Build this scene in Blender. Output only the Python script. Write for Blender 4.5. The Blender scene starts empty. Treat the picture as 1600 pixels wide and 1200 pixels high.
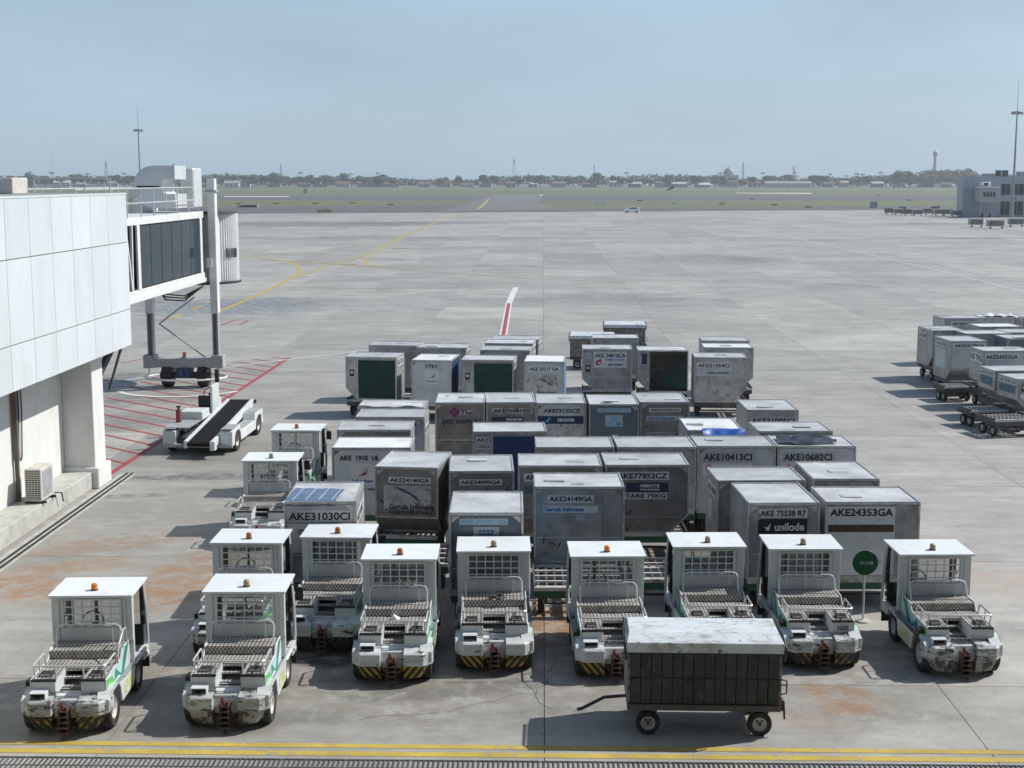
import bpy, bmesh, math, random
from mathutils import Vector, Matrix
R = math.radians
rnd = random.Random(7)
sc = bpy.context.scene
col = sc.collection

# ------------------------------------------------------------------ camera, sky, sun, exposure
CAM_H = 8.9
FPX = 2200.0
PITCH = math.atan(319 / FPX)
CP, SP = math.cos(PITCH), math.sin(PITCH)
cd = bpy.data.cameras.new('camera'); cam = bpy.data.objects.new('camera', cd); col.objects.link(cam)
cd.sensor_width = 36.0; cd.lens = FPX / 1600 * 36; cd.clip_start = 0.3; cd.clip_end = 9000
cam.location = (0, 0, CAM_H); cam.rotation_euler = (math.pi / 2 - PITCH, 0, 0)
sc.camera = cam

SUN_DIR = Vector((1.0, 0.33, 1.0)).normalized()          # towards the sun
SUN_EL = math.asin(SUN_DIR.z); SUN_AZ = math.atan2(SUN_DIR.x, SUN_DIR.y)
world = bpy.data.worlds.new('World'); sc.world = world; world.use_nodes = True
wn = world.node_tree; wn.nodes.clear()
wo = wn.nodes.new('ShaderNodeOutputWorld'); bg = wn.nodes.new('ShaderNodeBackground')
sky = wn.nodes.new('ShaderNodeTexSky'); sky.sky_type = 'NISHITA'; sky.sun_disc = False
sky.sun_elevation = SUN_EL; sky.sun_rotation = SUN_AZ
sky.air_density = 1.0; sky.dust_density = 1.0; sky.ozone_density = 1.2; sky.altitude = 0
# humid air: a pale grey-blue veil, thick at the horizon all round and thin overhead, slightly uneven
tc = wn.nodes.new('ShaderNodeTexCoord'); sxyz = wn.nodes.new('ShaderNodeSeparateXYZ'); wn.links.new(tc.outputs['Generated'], sxyz.inputs[0])
mr = wn.nodes.new('ShaderNodeMapRange'); mr.interpolation_type = 'SMOOTHSTEP'; mr.inputs['From Min'].default_value = -0.05; mr.inputs['From Max'].default_value = 0.58
mr.inputs['To Min'].default_value = 0.84; mr.inputs['To Max'].default_value = 0.05; wn.links.new(sxyz.outputs['Z'], mr.inputs['Value'])
mp = wn.nodes.new('ShaderNodeMapping'); mp.inputs['Scale'].default_value = (1.6, 1.6, 5.0); wn.links.new(tc.outputs['Generated'], mp.inputs['Vector'])
nz = wn.nodes.new('ShaderNodeTexNoise'); nz.inputs['Scale'].default_value = 2.0; nz.inputs['Detail'].default_value = 7; nz.inputs['Roughness'].default_value = .55; wn.links.new(mp.outputs['Vector'], nz.inputs['Vector'])
cr = wn.nodes.new('ShaderNodeMapRange'); cr.inputs['From Min'].default_value = .3; cr.inputs['From Max'].default_value = .75; cr.inputs['To Min'].default_value = .88; cr.inputs['To Max'].default_value = 1.16; wn.links.new(nz.outputs['Fac'], cr.inputs['Value'])
vc = wn.nodes.new('ShaderNodeHueSaturation'); vc.inputs['Color'].default_value = (3.70, 5.10, 6.45, 1); wn.links.new(cr.outputs['Result'], vc.inputs['Value'])
mx = wn.nodes.new('ShaderNodeMix'); mx.data_type = 'RGBA'; wn.links.new(mr.outputs['Result'], mx.inputs['Factor'])
wn.links.new(sky.outputs['Color'], mx.inputs['A']); wn.links.new(vc.outputs['Color'], mx.inputs['B']); wn.links.new(mx.outputs['Result'], bg.inputs['Color'])
bg.inputs['Strength'].default_value = 0.115
wn.links.new(bg.outputs['Background'], wo.inputs['Surface'])
sd = bpy.data.lights.new('sun', 'SUN'); sd.energy = 5.0; sd.angle = R(0.6); sd.color = (1.0, 0.965, 0.91)
sun = bpy.data.objects.new('sun', sd); col.objects.link(sun)
sun.rotation_euler = SUN_DIR.to_track_quat('Z', 'Y').to_euler()
vs = sc.view_settings; vs.view_transform = 'Standard'; vs.look = 'None'; vs.exposure = -0.03; vs.gamma = 1.0; vs.use_curve_mapping = False

# ------------------------------------------------------------------ helpers
def gp(px, py, z=0.0):
    """point of the horizontal plane at height z that the photograph shows at (px, py)"""
    a = (px - 800) / FPX; b = (600 - py) / FPX
    t = (z - CAM_H) / (CP * b - SP)
    return Vector((a * t, (CP + SP * b) * t, z))

def tag(o, label=None, cat=None, group=None, kind=None):
    if label: o['label'] = label
    if cat: o['category'] = cat
    if group: o['group'] = group
    if kind: o['kind'] = kind
    return o

def empty(name, loc=(0, 0, 0), rz=0.0):
    o = bpy.data.objects.new(name, None); col.objects.link(o)
    o.empty_display_size = 0.2; o.location = loc; o.rotation_euler = (0, 0, rz); return o

def link(name, me, parent=None, mat=None):
    o = bpy.data.objects.new(name, me); col.objects.link(o)
    if parent is not None: o.parent = parent
    if mat is not None:
        if not me.materials: me.materials.append(mat)
    return o

class MB:
    def __init__(s): s.v = []; s.f = []
    def add(s, vs, fs):
        n = len(s.v); s.v += [tuple(v) for v in vs]; s.f += [tuple(i + n for i in f) for f in fs]; return s
    def box(s, x0, x1, y0, y1, z0, z1):
        return s.add([(x0,y0,z0),(x1,y0,z0),(x1,y1,z0),(x0,y1,z0),(x0,y0,z1),(x1,y0,z1),(x1,y1,z1),(x0,y1,z1)],
                     [(0,3,2,1),(4,5,6,7),(0,1,5,4),(1,2,6,5),(2,3,7,6),(3,0,4,7)])
    def prism(s, poly, axis, a, b):
        """poly of 2D points in the two other axes (x: (y,z); y: (x,z); z: (x,y)) extruded from a to b"""
        def P(p, t):
            return (t, p[0], p[1]) if axis == 'x' else (p[0], t, p[1]) if axis == 'y' else (p[0], p[1], t)
        n = len(poly)
        vs = [P(p, a) for p in poly] + [P(p, b) for p in poly]
        fs = [tuple(range(n)), tuple(range(2*n-1, n-1, -1))] + [(i, i+n, (i+1)%n+n, (i+1)%n) for i in range(n)]
        return s.add(vs, fs)
    def ring(s, c, ax, r, n):
        ax = Vector(ax).normalized(); u = ax.orthogonal().normalized(); w = ax.cross(u)
        return [Vector(c) + u*math.cos(2*math.pi*i/n+math.pi/n)*r + w*math.sin(2*math.pi*i/n+math.pi/n)*r for i in range(n)]
    def cyl(s, p, q, r, n=12, r2=None):
        p = Vector(p); q = Vector(q); ax = q - p; r2 = r if r2 is None else r2
        vs = s.ring(p, ax, r, n) + s.ring(q, ax, r2, n)
        return s.add(vs, [tuple(range(n-1,-1,-1)), tuple(range(n, 2*n))] + [(i, (i+1)%n, (i+1)%n+n, i+n) for i in range(n)])
    def tube(s, pts, r, n=6, closed=False):
        pts = [Vector(p) for p in pts]; m = len(pts); up = None; base = len(s.v); vs = []
        for i, p in enumerate(pts):
            if closed: t = pts[(i+1)%m] - pts[i-1]
            else: t = (pts[min(i+1, m-1)] - pts[max(i-1, 0)])
            t.normalize()
            if up is None: up = t.orthogonal().normalized()
            up = (up - t*up.dot(t)).normalized(); w = t.cross(up)
            vs += [p + (up*math.cos(2*math.pi*k/n) + w*math.sin(2*math.pi*k/n))*r for k in range(n)]
        fs = []
        for i in range(m if closed else m-1):
            j = (i+1) % m
            fs += [(i*n+k, i*n+(k+1)%n, j*n+(k+1)%n, j*n+k) for k in range(n)]
        if not closed: fs += [tuple(range(n-1,-1,-1)), tuple(range((m-1)*n, m*n))]
        return s.add(vs, fs)
    def beam(s, p, q, w, h=None, up=(0,0,1)):
        p = Vector(p); q = Vector(q); h = w if h is None else h
        t = (q-p).normalized(); up = Vector(up)
        if abs(t.dot(up)) > .95: up = Vector((0,1,0))
        sx = t.cross(up).normalized()*w/2; sz = sx.cross(t).normalized()*h/2
        vs = [p-sx-sz, p+sx-sz, p+sx+sz, p-sx+sz, q-sx-sz, q+sx-sz, q+sx+sz, q-sx+sz]
        return s.add(vs, [(0,1,2,3),(7,6,5,4),(0,4,5,1),(1,5,6,2),(2,6,7,3),(3,7,4,0)])
    def lathe(s, prof, c=(0,0,0), axis='z', n=20, caps=True):
        """prof: (r, h) pairs"""
        vs = []
        for r, h in prof:
            for k in range(n):
                a = 2*math.pi*k/n; p = (r*math.cos(a), r*math.sin(a))
                q = (p[0], p[1], h) if axis == 'z' else (h, p[0], p[1]) if axis == 'x' else (p[0], h, p[1])
                vs.append((c[0]+q[0], c[1]+q[1], c[2]+q[2]))
        m = len(prof); fs = []
        for i in range(m-1): fs += [(i*n+k, i*n+(k+1)%n, (i+1)*n+(k+1)%n, (i+1)*n+k) for k in range(n)]
        if caps and prof[0][0] > 1e-4: fs.append(tuple(range(n-1,-1,-1)))
        if caps and prof[-1][0] > 1e-4: fs.append(tuple(range((m-1)*n, m*n)))
        return s.add(vs, fs)
    def poly(s, pts): return s.add(pts, [tuple(range(len(pts)))])
    def grid(s, fn, nu, nv):
        vs = [fn(i/nu, j/nv) for j in range(nv+1) for i in range(nu+1)]
        return s.add(vs, [(j*(nu+1)+i, j*(nu+1)+i+1, (j+1)*(nu+1)+i+1, (j+1)*(nu+1)+i) for j in range(nv) for i in range(nu)])
    def mesh(s, name, mat=None, bevel=0.0, smooth=False, recalc=True):
        me = bpy.data.meshes.new(name); me.from_pydata(s.v, [], s.f)
        if bevel or recalc:
            bm = bmesh.new(); bm.from_mesh(me)
            if recalc: bmesh.ops.recalc_face_normals(bm, faces=bm.faces)
            if bevel:
                es = [e for e in bm.edges if len(e.link_faces) == 2 and e.calc_face_angle(0) > R(30)]
                bmesh.ops.bevel(bm, geom=es, offset=bevel, segments=1, affect='EDGES', clamp_overlap=True)
            bm.to_mesh(me); bm.free()
        if mat is not None: me.materials.append(mat)
        if smooth:
            for p in me.polygons: p.use_smooth = True
            try: me.set_sharp_from_angle(angle=R(35))
            except Exception: pass
        me.update(); return me
    def build(s, name, mat, parent=None, bevel=0.0, smooth=False, recalc=True):
        return link(name, s.mesh(name, mat, bevel, smooth, recalc), parent)

def kids(o): return [c for c in bpy.data.objects if c.parent == o]
CHILD = {}
def tree(o):
    """thing with its parts and sub-parts, as nested lists"""
    return (o, [tree(c) for c in kids(o)])
def copy_tree(t, parent=None, skip=(), swap=None):
    o, cs = t
    c = o.copy(); col.objects.link(c); c.parent = parent
    if swap and o.name.split('.')[0] in swap and c.data is not None:
        c.data = swap[o.name.split('.')[0]]
    for k in cs:
        if k[0].name.split('.')[0] in skip: continue
        copy_tree(k, c, skip, swap)
    return c

# ------------------------------------------------------------------ materials
def M(name, c, rough=0.6, metal=0.0, var=0.0, mottle=0.15, mscale=2.5, dirt=None, dscale=3.0, dlo=0.52, dhi=0.68, damt=0.7,
      stretch=(1,1,1), scuff=None, sscale=9.0, slo=0.6, shi=0.64, samt=0.9, bump=0.0, bscale=40.0, spec=0.5, emis=None):
    m = bpy.data.materials.new(name); m.use_nodes = True; nt = m.node_tree; N = nt.nodes; L = nt.links
    b = N['Principled BSDF']
    b.inputs['Roughness'].default_value = rough; b.inputs['Metallic'].default_value = metal
    b.inputs['Specular IOR Level'].default_value = spec
    t = N.new('ShaderNodeTexCoord'); oi = N.new('ShaderNodeObjectInfo')
    sc1 = N.new('ShaderNodeMath'); sc1.operation = 'MULTIPLY'; sc1.inputs[1].default_value = 57.0; L.new(oi.outputs['Random'], sc1.inputs[0])
    ad = N.new('ShaderNodeVectorMath'); ad.operation = 'ADD'; L.new(t.outputs['Object'], ad.inputs[0]); L.new(sc1.outputs[0], ad.inputs[1])
    mp = N.new('ShaderNodeMapping'); mp.inputs['Scale'].default_value = stretch; L.new(ad.outputs[0], mp.inputs['Vector'])
    def noise(scale, det=5, rg=0.6):
        n = N.new('ShaderNodeTexNoise'); n.inputs['Scale'].default_value = scale; n.inputs['Detail'].default_value = det
        n.inputs['Roughness'].default_value = rg; L.new(mp.outputs[0], n.inputs['Vector']); return n.outputs['Fac']
    def ramp(v, lo, hi, a, bb):
        r = N.new('ShaderNodeMapRange'); r.inputs['From Min'].default_value = lo; r.inputs['From Max'].default_value = hi
        r.inputs['To Min'].default_value = a; r.inputs['To Max'].default_value = bb; L.new(v, r.inputs['Value']); return r.outputs['Result']
    rgb = N.new('ShaderNodeRGB'); rgb.outputs[0].default_value = (*c, 1); cur = rgb.outputs[0]
    if mottle or var:
        h = N.new('ShaderNodeHueSaturation'); L.new(cur, h.inputs['Color'])
        v = ramp(noise(mscale), 0.3, 0.7, 1 - mottle, 1 + mottle)
        if var:
            vv = ramp(oi.outputs['Random'], 0, 1, 1 - var, 1 + var)
            mm = N.new('ShaderNodeMath'); mm.operation = 'MULTIPLY'; L.new(v, mm.inputs[0]); L.new(vv, mm.inputs[1]); v = mm.outputs[0]
        L.new(v, h.inputs['Value']); cur = h.outputs['Color']
    def mix(cur, colr, fac):
        x = N.new('ShaderNodeMix'); x.data_type = 'RGBA'; L.new(cur, x.inputs['A']); x.inputs['B'].default_value = (*colr, 1); L.new(fac, x.inputs['Factor']); return x.outputs['Result']
    if dirt: cur = mix(cur, dirt, ramp(noise(dscale, 8, 0.65), dlo, dhi, 0, damt))
    if scuff: cur = mix(cur, scuff, ramp(noise(sscale, 6, 0.7), slo, shi, 0, samt))
    L.new(cur, b.inputs['Base Color'])
    rr = ramp(noise(mscale*1.7), 0.3, 0.7, max(0.03, rough-0.1), min(1, rough+0.12)); L.new(rr, b.inputs['Roughness'])
    if bump:
        bp = N.new('ShaderNodeBump'); bp.inputs['Strength'].default_value = bump; bp.inputs['Distance'].default_value = 0.02
        L.new(noise(bscale, 3), bp.inputs['Height']); L.new(bp.outputs[0], b.inputs['Normal'])
    if emis: b.inputs['Emission Color'].default_value = (*emis, 1); b.inputs['Emission Strength'].default_value = 1.0
    return m

def glass_mat(name, tint, refl=0.08, opacity=0.25):
    m = bpy.data.materials.new(name); m.use_nodes = True; nt = m.node_tree; nt.nodes.clear()
    o = nt.nodes.new('ShaderNodeOutputMaterial'); t = nt.nodes.new('ShaderNodeBsdfTransparent'); g = nt.nodes.new('ShaderNodeBsdfPrincipled')
    g.inputs['Base Color'].default_value = (*tint, 1); g.inputs['Roughness'].default_value = 0.08
    fr = nt.nodes.new('ShaderNodeFresnel'); fr.inputs['IOR'].default_value = 1.5
    ma = nt.nodes.new('ShaderNodeMath'); ma.operation = 'ADD'; ma.inputs[1].default_value = opacity; ma.use_clamp = True
    x = nt.nodes.new('ShaderNodeMixShader'); nt.links.new(fr.outputs[0], ma.inputs[0]); nt.links.new(ma.outputs[0], x.inputs[0])
    nt.links.new(t.outputs[0], x.inputs[1]); nt.links.new(g.outputs[0], x.inputs[2]); nt.links.new(x.outputs[0], o.inputs['Surface']); return m

def tread_mat(name, c1, c2, scale):
    m = bpy.data.materials.new(name); m.use_nodes = True; nt = m.node_tree; N = nt.nodes; L = nt.links; b = N['Principled BSDF']
    t = N.new('ShaderNodeTexCoord'); mp = N.new('ShaderNodeMapping'); mp.inputs['Rotation'].default_value = (0.02, 0.02, R(45)); L.new(t.outputs['Object'], mp.inputs['Vector'])
    ch = N.new('ShaderNodeTexChecker'); ch.inputs['Scale'].default_value = scale; L.new(mp.outputs[0], ch.inputs['Vector'])
    n = N.new('ShaderNodeTexNoise'); n.inputs['Scale'].default_value = 4; n.inputs['Detail'].default_value = 6; L.new(t.outputs['Object'], n.inputs['Vector'])
    ch.inputs['Color1'].default_value = (*c1, 1); ch.inputs['Color2'].default_value = (*c2, 1)
    h = N.new('ShaderNodeHueSaturation'); L.new(ch.outputs['Color'], h.inputs['Color'])
    r = N.new('ShaderNodeMapRange'); r.inputs['From Min'].default_value = .3; r.inputs['From Max'].default_value = .7; r.inputs['To Min'].default_value = .65; r.inputs['To Max'].default_value = 1.25
    L.new(n.outputs['Fac'], r.inputs['Value']); L.new(r.outputs[0], h.inputs['Value']); L.new(h.outputs[0], b.inputs['Base Color'])
    bp = N.new('ShaderNodeBump'); bp.inputs['Strength'].default_value = .6; bp.inputs['Distance'].default_value = .006; L.new(ch.outputs['Fac'], bp.inputs['Height']); L.new(bp.outputs[0], b.inputs['Normal'])
    b.inputs['Metallic'].default_value = .2; b.inputs['Roughness'].default_value = .5
    return m

def stripe_mat(name, lo=.5, hi=.58, keep=.15):
    m = bpy.data.materials.new(name); m.use_nodes = True; nt = m.node_tree; N = nt.nodes; L = nt.links; b = N['Principled BSDF']
    t = N.new('ShaderNodeTexCoord'); sx = N.new('ShaderNodeSeparateXYZ'); L.new(t.outputs['Object'], sx.inputs[0])
    ab = N.new('ShaderNodeMath'); ab.operation = 'ABSOLUTE'; L.new(sx.outputs['X'], ab.inputs[0])
    ml = N.new('ShaderNodeMath'); ml.operation = 'MULTIPLY'; ml.inputs[1].default_value = 0.75; L.new(sx.outputs['Z'], ml.inputs[0])
    su = N.new('ShaderNodeMath'); su.operation = 'SUBTRACT'; L.new(ab.outputs[0], su.inputs[0]); L.new(ml.outputs[0], su.inputs[1])
    fr = N.new('ShaderNodeMath'); fr.operation = 'MULTIPLY'; fr.inputs[1].default_value = 8.0; L.new(su.outputs[0], fr.inputs[0])
    fc = N.new('ShaderNodeMath'); fc.operation = 'FRACT'; L.new(fr.outputs[0], fc.inputs[0])
    gt = N.new('ShaderNodeMath'); gt.operation = 'GREATER_THAN'; gt.inputs[1].default_value = 0.55; L.new(fc.outputs[0], gt.inputs[0])
    oi = N.new('ShaderNodeObjectInfo'); k = N.new('ShaderNodeMath'); k.operation = 'MULTIPLY'; k.inputs[1].default_value = 31; L.new(oi.outputs['Random'], k.inputs[0])
    ad = N.new('ShaderNodeVectorMath'); L.new(t.outputs['Object'], ad.inputs[0]); L.new(k.outputs[0], ad.inputs[1])
    n = N.new('ShaderNodeTexNoise'); n.inputs['Scale'].default_value = 7; n.inputs['Detail'].default_value = 8; n.inputs['Roughness'].default_value = .7; L.new(ad.outputs[0], n.inputs['Vector'])
    r = N.new('ShaderNodeMapRange'); r.inputs['From Min'].default_value = lo; r.inputs['From Max'].default_value = hi; r.inputs['To Min'].default_value = 1; r.inputs['To Max'].default_value = keep; L.new(n.outputs['Fac'], r.inputs['Value'])
    mu = N.new('ShaderNodeMath'); mu.operation = 'MULTIPLY'; L.new(gt.outputs[0], mu.inputs[0]); L.new(r.outputs[0], mu.inputs[1])
    x = N.new('ShaderNodeMix'); x.data_type = 'RGBA'; x.inputs['A'].default_value = (.018, .018, .017, 1); x.inputs['B'].default_value = (.46, .33, .035, 1)
    L.new(mu.outputs[0], x.inputs['Factor']); L.new(x.outputs['Result'], b.inputs['Base Color']); b.inputs['Roughness'].default_value = .6
    return m

W_ = dict(white=M('white_paint', (.60,.64,.64), .38, var=.05, mottle=.05, mscale=1.6, dirt=(.30,.29,.26), dscale=2.6, dlo=.55, dhi=.75, damt=.35, scuff=(.10,.09,.08), sscale=14, slo=.70, shi=.73),  # body white darkened to stand for the shaded tug fronts
  bumper=M('scuffed_bumper_paint', (.54,.575,.57), .5, var=.10, mottle=.10, dirt=(.24,.22,.19), dscale=3, dlo=.5, dhi=.72, damt=.6, stretch=(.7,1,2.6), scuff=(.035,.032,.03), sscale=5, slo=.57, shi=.61, samt=.92),
  bumper_heavy=M('black_rubbed_bumper_paint', (.50,.53,.52), .55, mottle=.14, dirt=(.14,.13,.12), dscale=3, dlo=.45, dhi=.65, damt=.8, stretch=(.7,1,2.4), scuff=(.03,.028,.026), sscale=7.5, slo=.52, shi=.57, samt=.9),
  skirt_plain=M('worn_black_and_white_paint', (.34,.34,.32), .6, var=.2, mottle=.2, scuff=(.03,.03,.028), sscale=4.5, slo=.50, shi=.55),
  grey_metal=M('grey_painted_metal', (.40,.43,.44), .42, .15, var=.08, mottle=.10, dirt=(.16,.15,.14), dscale=3.5, dlo=.5, dhi=.75, damt=.5),
  tube=M('steel_tube', (.62,.63,.62), .35, .35, mottle=.15),
  black=M('black_trim', (.018,.018,.019), .55, mottle=.2),
  blackmat=M('dark_interior', (.03,.03,.032), .8, mottle=.2),
  rubber=M('tyre_rubber', (.022,.022,.022), .82, mottle=.3, dirt=(.12,.11,.095), dscale=5, dlo=.5, dhi=.7, damt=.5, bump=.3),
  rim=M('wheel_rim_paint', (.52,.52,.49), .5, mottle=.15, dirt=(.16,.14,.12), dscale=12, dlo=.52, dhi=.68, damt=.7),
  rust=M('rusty_steel', (.085,.055,.042), .8, .2, mottle=.35, mscale=9, dirt=(.16,.075,.04), dscale=10, dlo=.5, dhi=.65),
  red=M('worn_red_paint', (.26,.045,.05), .55, mottle=.2, scuff=(.10,.07,.06), sscale=12, slo=.55, shi=.6),
  steel=M('dark_steel', (.085,.085,.085), .6, .35, var=.2, mottle=.3, dirt=(.16,.10,.06), dscale=6, dlo=.5, dhi=.65, damt=.6),
  orange=M('orange_beacon_lens', (.62,.19,.025), .25, mottle=.1),
  faded=M('faded_beacon_lens', (.30,.22,.12), .4, mottle=.25),
  beaconred=M('dark_red_beacon_lens', (.34,.10,.035), .3, mottle=.15),
  teal=M('teal_sticker', (.02,.24,.19), .4, mottle=.08), green=M('green_sticker', (.10,.46,.10), .4, mottle=.08), lime=M('lime_sticker', (.46,.55,.10), .45, mottle=.25, scuff=(.70,.72,.68), sscale=14, slo=.5, shi=.55), aqua=M('pale_aqua_sticker', (.42,.66,.64), .4, mottle=.05),
  alu=M('container_aluminium', (.40,.41,.415), .42, .35, var=.16, mottle=.2, mscale=1.5, dirt=(.19,.165,.135), dscale=2.6, dlo=.46, dhi=.68, damt=.7, stretch=(1,1,.7), scuff=(.07,.06,.055), sscale=8, slo=.69, shi=.72, bump=.5, bscale=2.6),
  aludark=M('grimy_container_sheet', (.26,.255,.245), .5, .3, var=.15, mottle=.2, mscale=1.6, dirt=(.15,.12,.095), dscale=2.8, dlo=.45, dhi=.7, damt=.7, scuff=(.05,.045,.04), sscale=7, slo=.64, shi=.68, bump=.5, bscale=2.6),
  aluwhite=M('white_container_sheet', (.52,.56,.58), .42, .1, var=.08, mottle=.08, mscale=1.2, dirt=(.33,.32,.30), dscale=2.6, dlo=.5, dhi=.72, damt=.5, scuff=(.12,.11,.10), sscale=9, slo=.68, shi=.71),
  slate=M('slate_blue_container_sheet', (.10,.135,.165), .45, .15, var=.1, mottle=.12, dirt=(.17,.17,.165), dscale=3, dlo=.52, dhi=.72, damt=.5, scuff=(.3,.3,.3), sscale=10, slo=.69, shi=.71),
  roof=M('sunlit_container_roof', (.56,.575,.58), .42, .2, var=.18, mottle=.16, mscale=1.1, dirt=(.30,.285,.26), dscale=1.7, dlo=.45, dhi=.7, damt=.6, bump=.1, bscale=3),  # tops coloured lighter than the fronts, standing for light from above
  roofwhite=M('white_roof_sheet', (.74,.76,.77), .42, .0, var=.05, mottle=.07, mscale=1.1, dirt=(.42,.40,.36), dscale=1.8, dlo=.5, dhi=.75, damt=.5),
  frame=M('container_edge_rail', (.52,.53,.53), .38, .4, var=.15, mottle=.2, mscale=5, dirt=(.15,.14,.12), dscale=6, dlo=.5, dhi=.7, damt=.6),
  plate=M('white_label_plate', (.66,.68,.68), .5, mottle=.08, dirt=(.30,.29,.27), dscale=7, dlo=.56, dhi=.7, damt=.55),
  platedirty=M('stained_label_plate', (.50,.50,.48), .55, mottle=.12, dirt=(.16,.14,.12), dscale=6, dlo=.48, dhi=.62, damt=.75),
  plategrey=M('grey_label_plate', (.42,.45,.47), .5, mottle=.08, dirt=(.25,.25,.24), dscale=7, dlo=.56, dhi=.7, damt=.5),
  ink=M('black_lettering', (.012,.013,.016), .5, mottle=0, scuff=(.34,.34,.33), sscale=16, slo=.60, shi=.66, samt=.8), inkblue=M('blue_lettering', (.02,.13,.36), .5, mottle=0), inkwhite=M('white_lettering', (.75,.76,.76), .5, mottle=0), inknavy=M('navy_panel', (.012,.03,.075), .45, mottle=.1), inkblack=M('black_panel', (.016,.018,.02), .4, mottle=.1),
  inkred=M('red_logo', (.50,.03,.03), .5, mottle=0), inkpurple=M('purple_logo', (.20,.03,.14), .5, mottle=.1), inkpink=M('pink_logo', (.62,.22,.30), .5, mottle=0), inkteal=M('blue_green_logo', (.06,.14,.18), .5, mottle=.1), inksky=M('sky_blue_logo', (.10,.42,.66), .5, mottle=0),
  canvas_green=M('dark_green_canvas', (.012,.045,.035), .75, mottle=.15, bump=.2, bscale=9), canvas_blue=M('navy_canvas', (.012,.035,.12), .7, mottle=.12, bump=.2, bscale=9), canvas_lblue=M('light_blue_canvas', (.07,.22,.42), .7, mottle=.15, bump=.2, bscale=9),
  tarp_blue=M('blue_tarp', (.03,.11,.42), .42, mottle=.15), tarp_faded=M('faded_blue_tarp', (.10,.16,.26), .6, mottle=.2, mscale=5), tarp_black=M('black_tarp', (.02,.024,.032), .4, mottle=.2), tarp_white=M('pale_grey_tarp', (.55,.57,.58), .6, mottle=.2),
  dolly_green=M('green_dolly_paint', (.02,.10,.055), .6, mottle=.2, scuff=(.14,.10,.07), sscale=8, slo=.6, shi=.66), dolly_white=M('worn_white_dolly_rail', (.55,.55,.52), .55, .1, mottle=.15, dirt=(.25,.13,.07), dscale=5, dlo=.5, dhi=.66, damt=.8, scuff=(.10,.09,.08), sscale=10, slo=.62, shi=.66), roller=M('steel_roller', (.22,.21,.20), .4, .6, mottle=.3, mscale=8),
  cartdark=M('soot_dark_cart_board', (.017,.019,.020), .36, var=.5, mottle=.35, mscale=4, dirt=(.05,.05,.047), dscale=5, dlo=.5, dhi=.66, damt=.8), cartmid=M('grey_cart_board', (.048,.050,.048), .65, mottle=.4, mscale=5, dirt=(.02,.02,.02), dscale=7, dlo=.45, dhi=.6, damt=.8), cartroof=M('peeling_white_cart_roof', (.60,.655,.68), .45, mottle=.10, dirt=(.25,.185,.10), dscale=2.0, dlo=.52, dhi=.68, damt=.75, stretch=(1,2.2,1), scuff=(.14,.11,.08), sscale=9, slo=.60, shi=.63), cartside=M('weathered_cart_side', (.22,.21,.19), .65, var=.2, mottle=.3, mscale=5, scuff=(.07,.065,.06), sscale=6, slo=.5, shi=.58),
  facade=M('white_cladding_panel', (.60,.655,.68), .35, var=.045, mottle=.04, mscale=.6, dirt=(.44,.46,.46), dscale=1.5, dlo=.52, dhi=.8, damt=.5, stretch=(1,1,.35)), joint=M('cladding_joint', (.40,.38,.33), .8, mottle=.1), plaster=M('white_plaster', (.66,.67,.65), .8, mottle=.05, dirt=(.42,.41,.38), dscale=1.6, dlo=.55, dhi=.75, damt=.5, stretch=(1,1,.5)), plinth=M('stained_plinth_concrete', (.44,.44,.41), .85, mottle=.12, dirt=(.25,.25,.22), dscale=2.4, dlo=.48, dhi=.7, damt=.6), roofgrey=M('roofing_membrane', (.30,.31,.31), .8, mottle=.15),
  bridgewhite=M('bridge_white_paint', (.68,.70,.69), .42, mottle=.06, dirt=(.38,.36,.32), dscale=2.4, dlo=.55, dhi=.75, damt=.5), bridgegrey=M('bridge_grey_steel', (.36,.38,.38), .5, .1, mottle=.12, dirt=(.18,.17,.15), dscale=4, dlo=.5, dhi=.7, damt=.5), bridgedark=M('bridge_underside', (.10,.10,.10), .7, mottle=.2), curtain=M('cab_bellows_fabric', (.62,.645,.65), .7, mottle=.06), bridgeglass=M('tinted_bridge_glass', (.012,.030,.043), .05, mottle=.3, mscale=.5, spec=.2), ductsilver=M('silver_duct_sheet', (.66,.69,.70), .35, .25, mottle=.06, dirt=(.45,.44,.41), dscale=2.5, dlo=.55, dhi=.8, damt=.5),
  acwhite=M('aged_ac_casing', (.58,.57,.51), .55, mottle=.08, dirt=(.32,.30,.25), dscale=3, dlo=.5, dhi=.75, damt=.5), conduit=M('brown_conduit', (.13,.105,.09), .7, mottle=.2), belt=M('black_conveyor_belt', (.011,.011,.012), .9, spec=.15, mottle=.25, mscale=5), signgreen=M('green_sign_enamel', (.006,.10,.035), .4, mottle=.06), blue=M('blue_motor_housing', (.02,.07,.20), .5, mottle=.2),
  tower=M('far_steel', (.30,.30,.30), .6, .2, mottle=.1), palewall=M('far_pale_wall', (.40,.39,.37), .8, var=.4, mottle=.1), tileroof=M('far_tiled_roof', (.15,.105,.085), .85, var=.3, mottle=.15), tinroof=M('far_tin_roof', (.40,.40,.40), .6, var=.35, mottle=.1), winddark=M('far_window_glass', (.03,.04,.05), .15, mottle=.1), piergrey=M('pier_grey_cladding', (.34,.39,.43), .5, mottle=.06), carwhite=M('car_white_paint', (.75,.76,.76), .25, mottle=.02), bark=M('bark', (.10,.075,.055), .9, mottle=.2), leaf=M('leaf_green', (.045,.075,.028), .7, var=.35, mottle=.3, mscale=.4), leafdark=M('dark_leaf_green', (.03,.05,.022), .7, var=.35, mottle=.3, mscale=.4),
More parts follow.
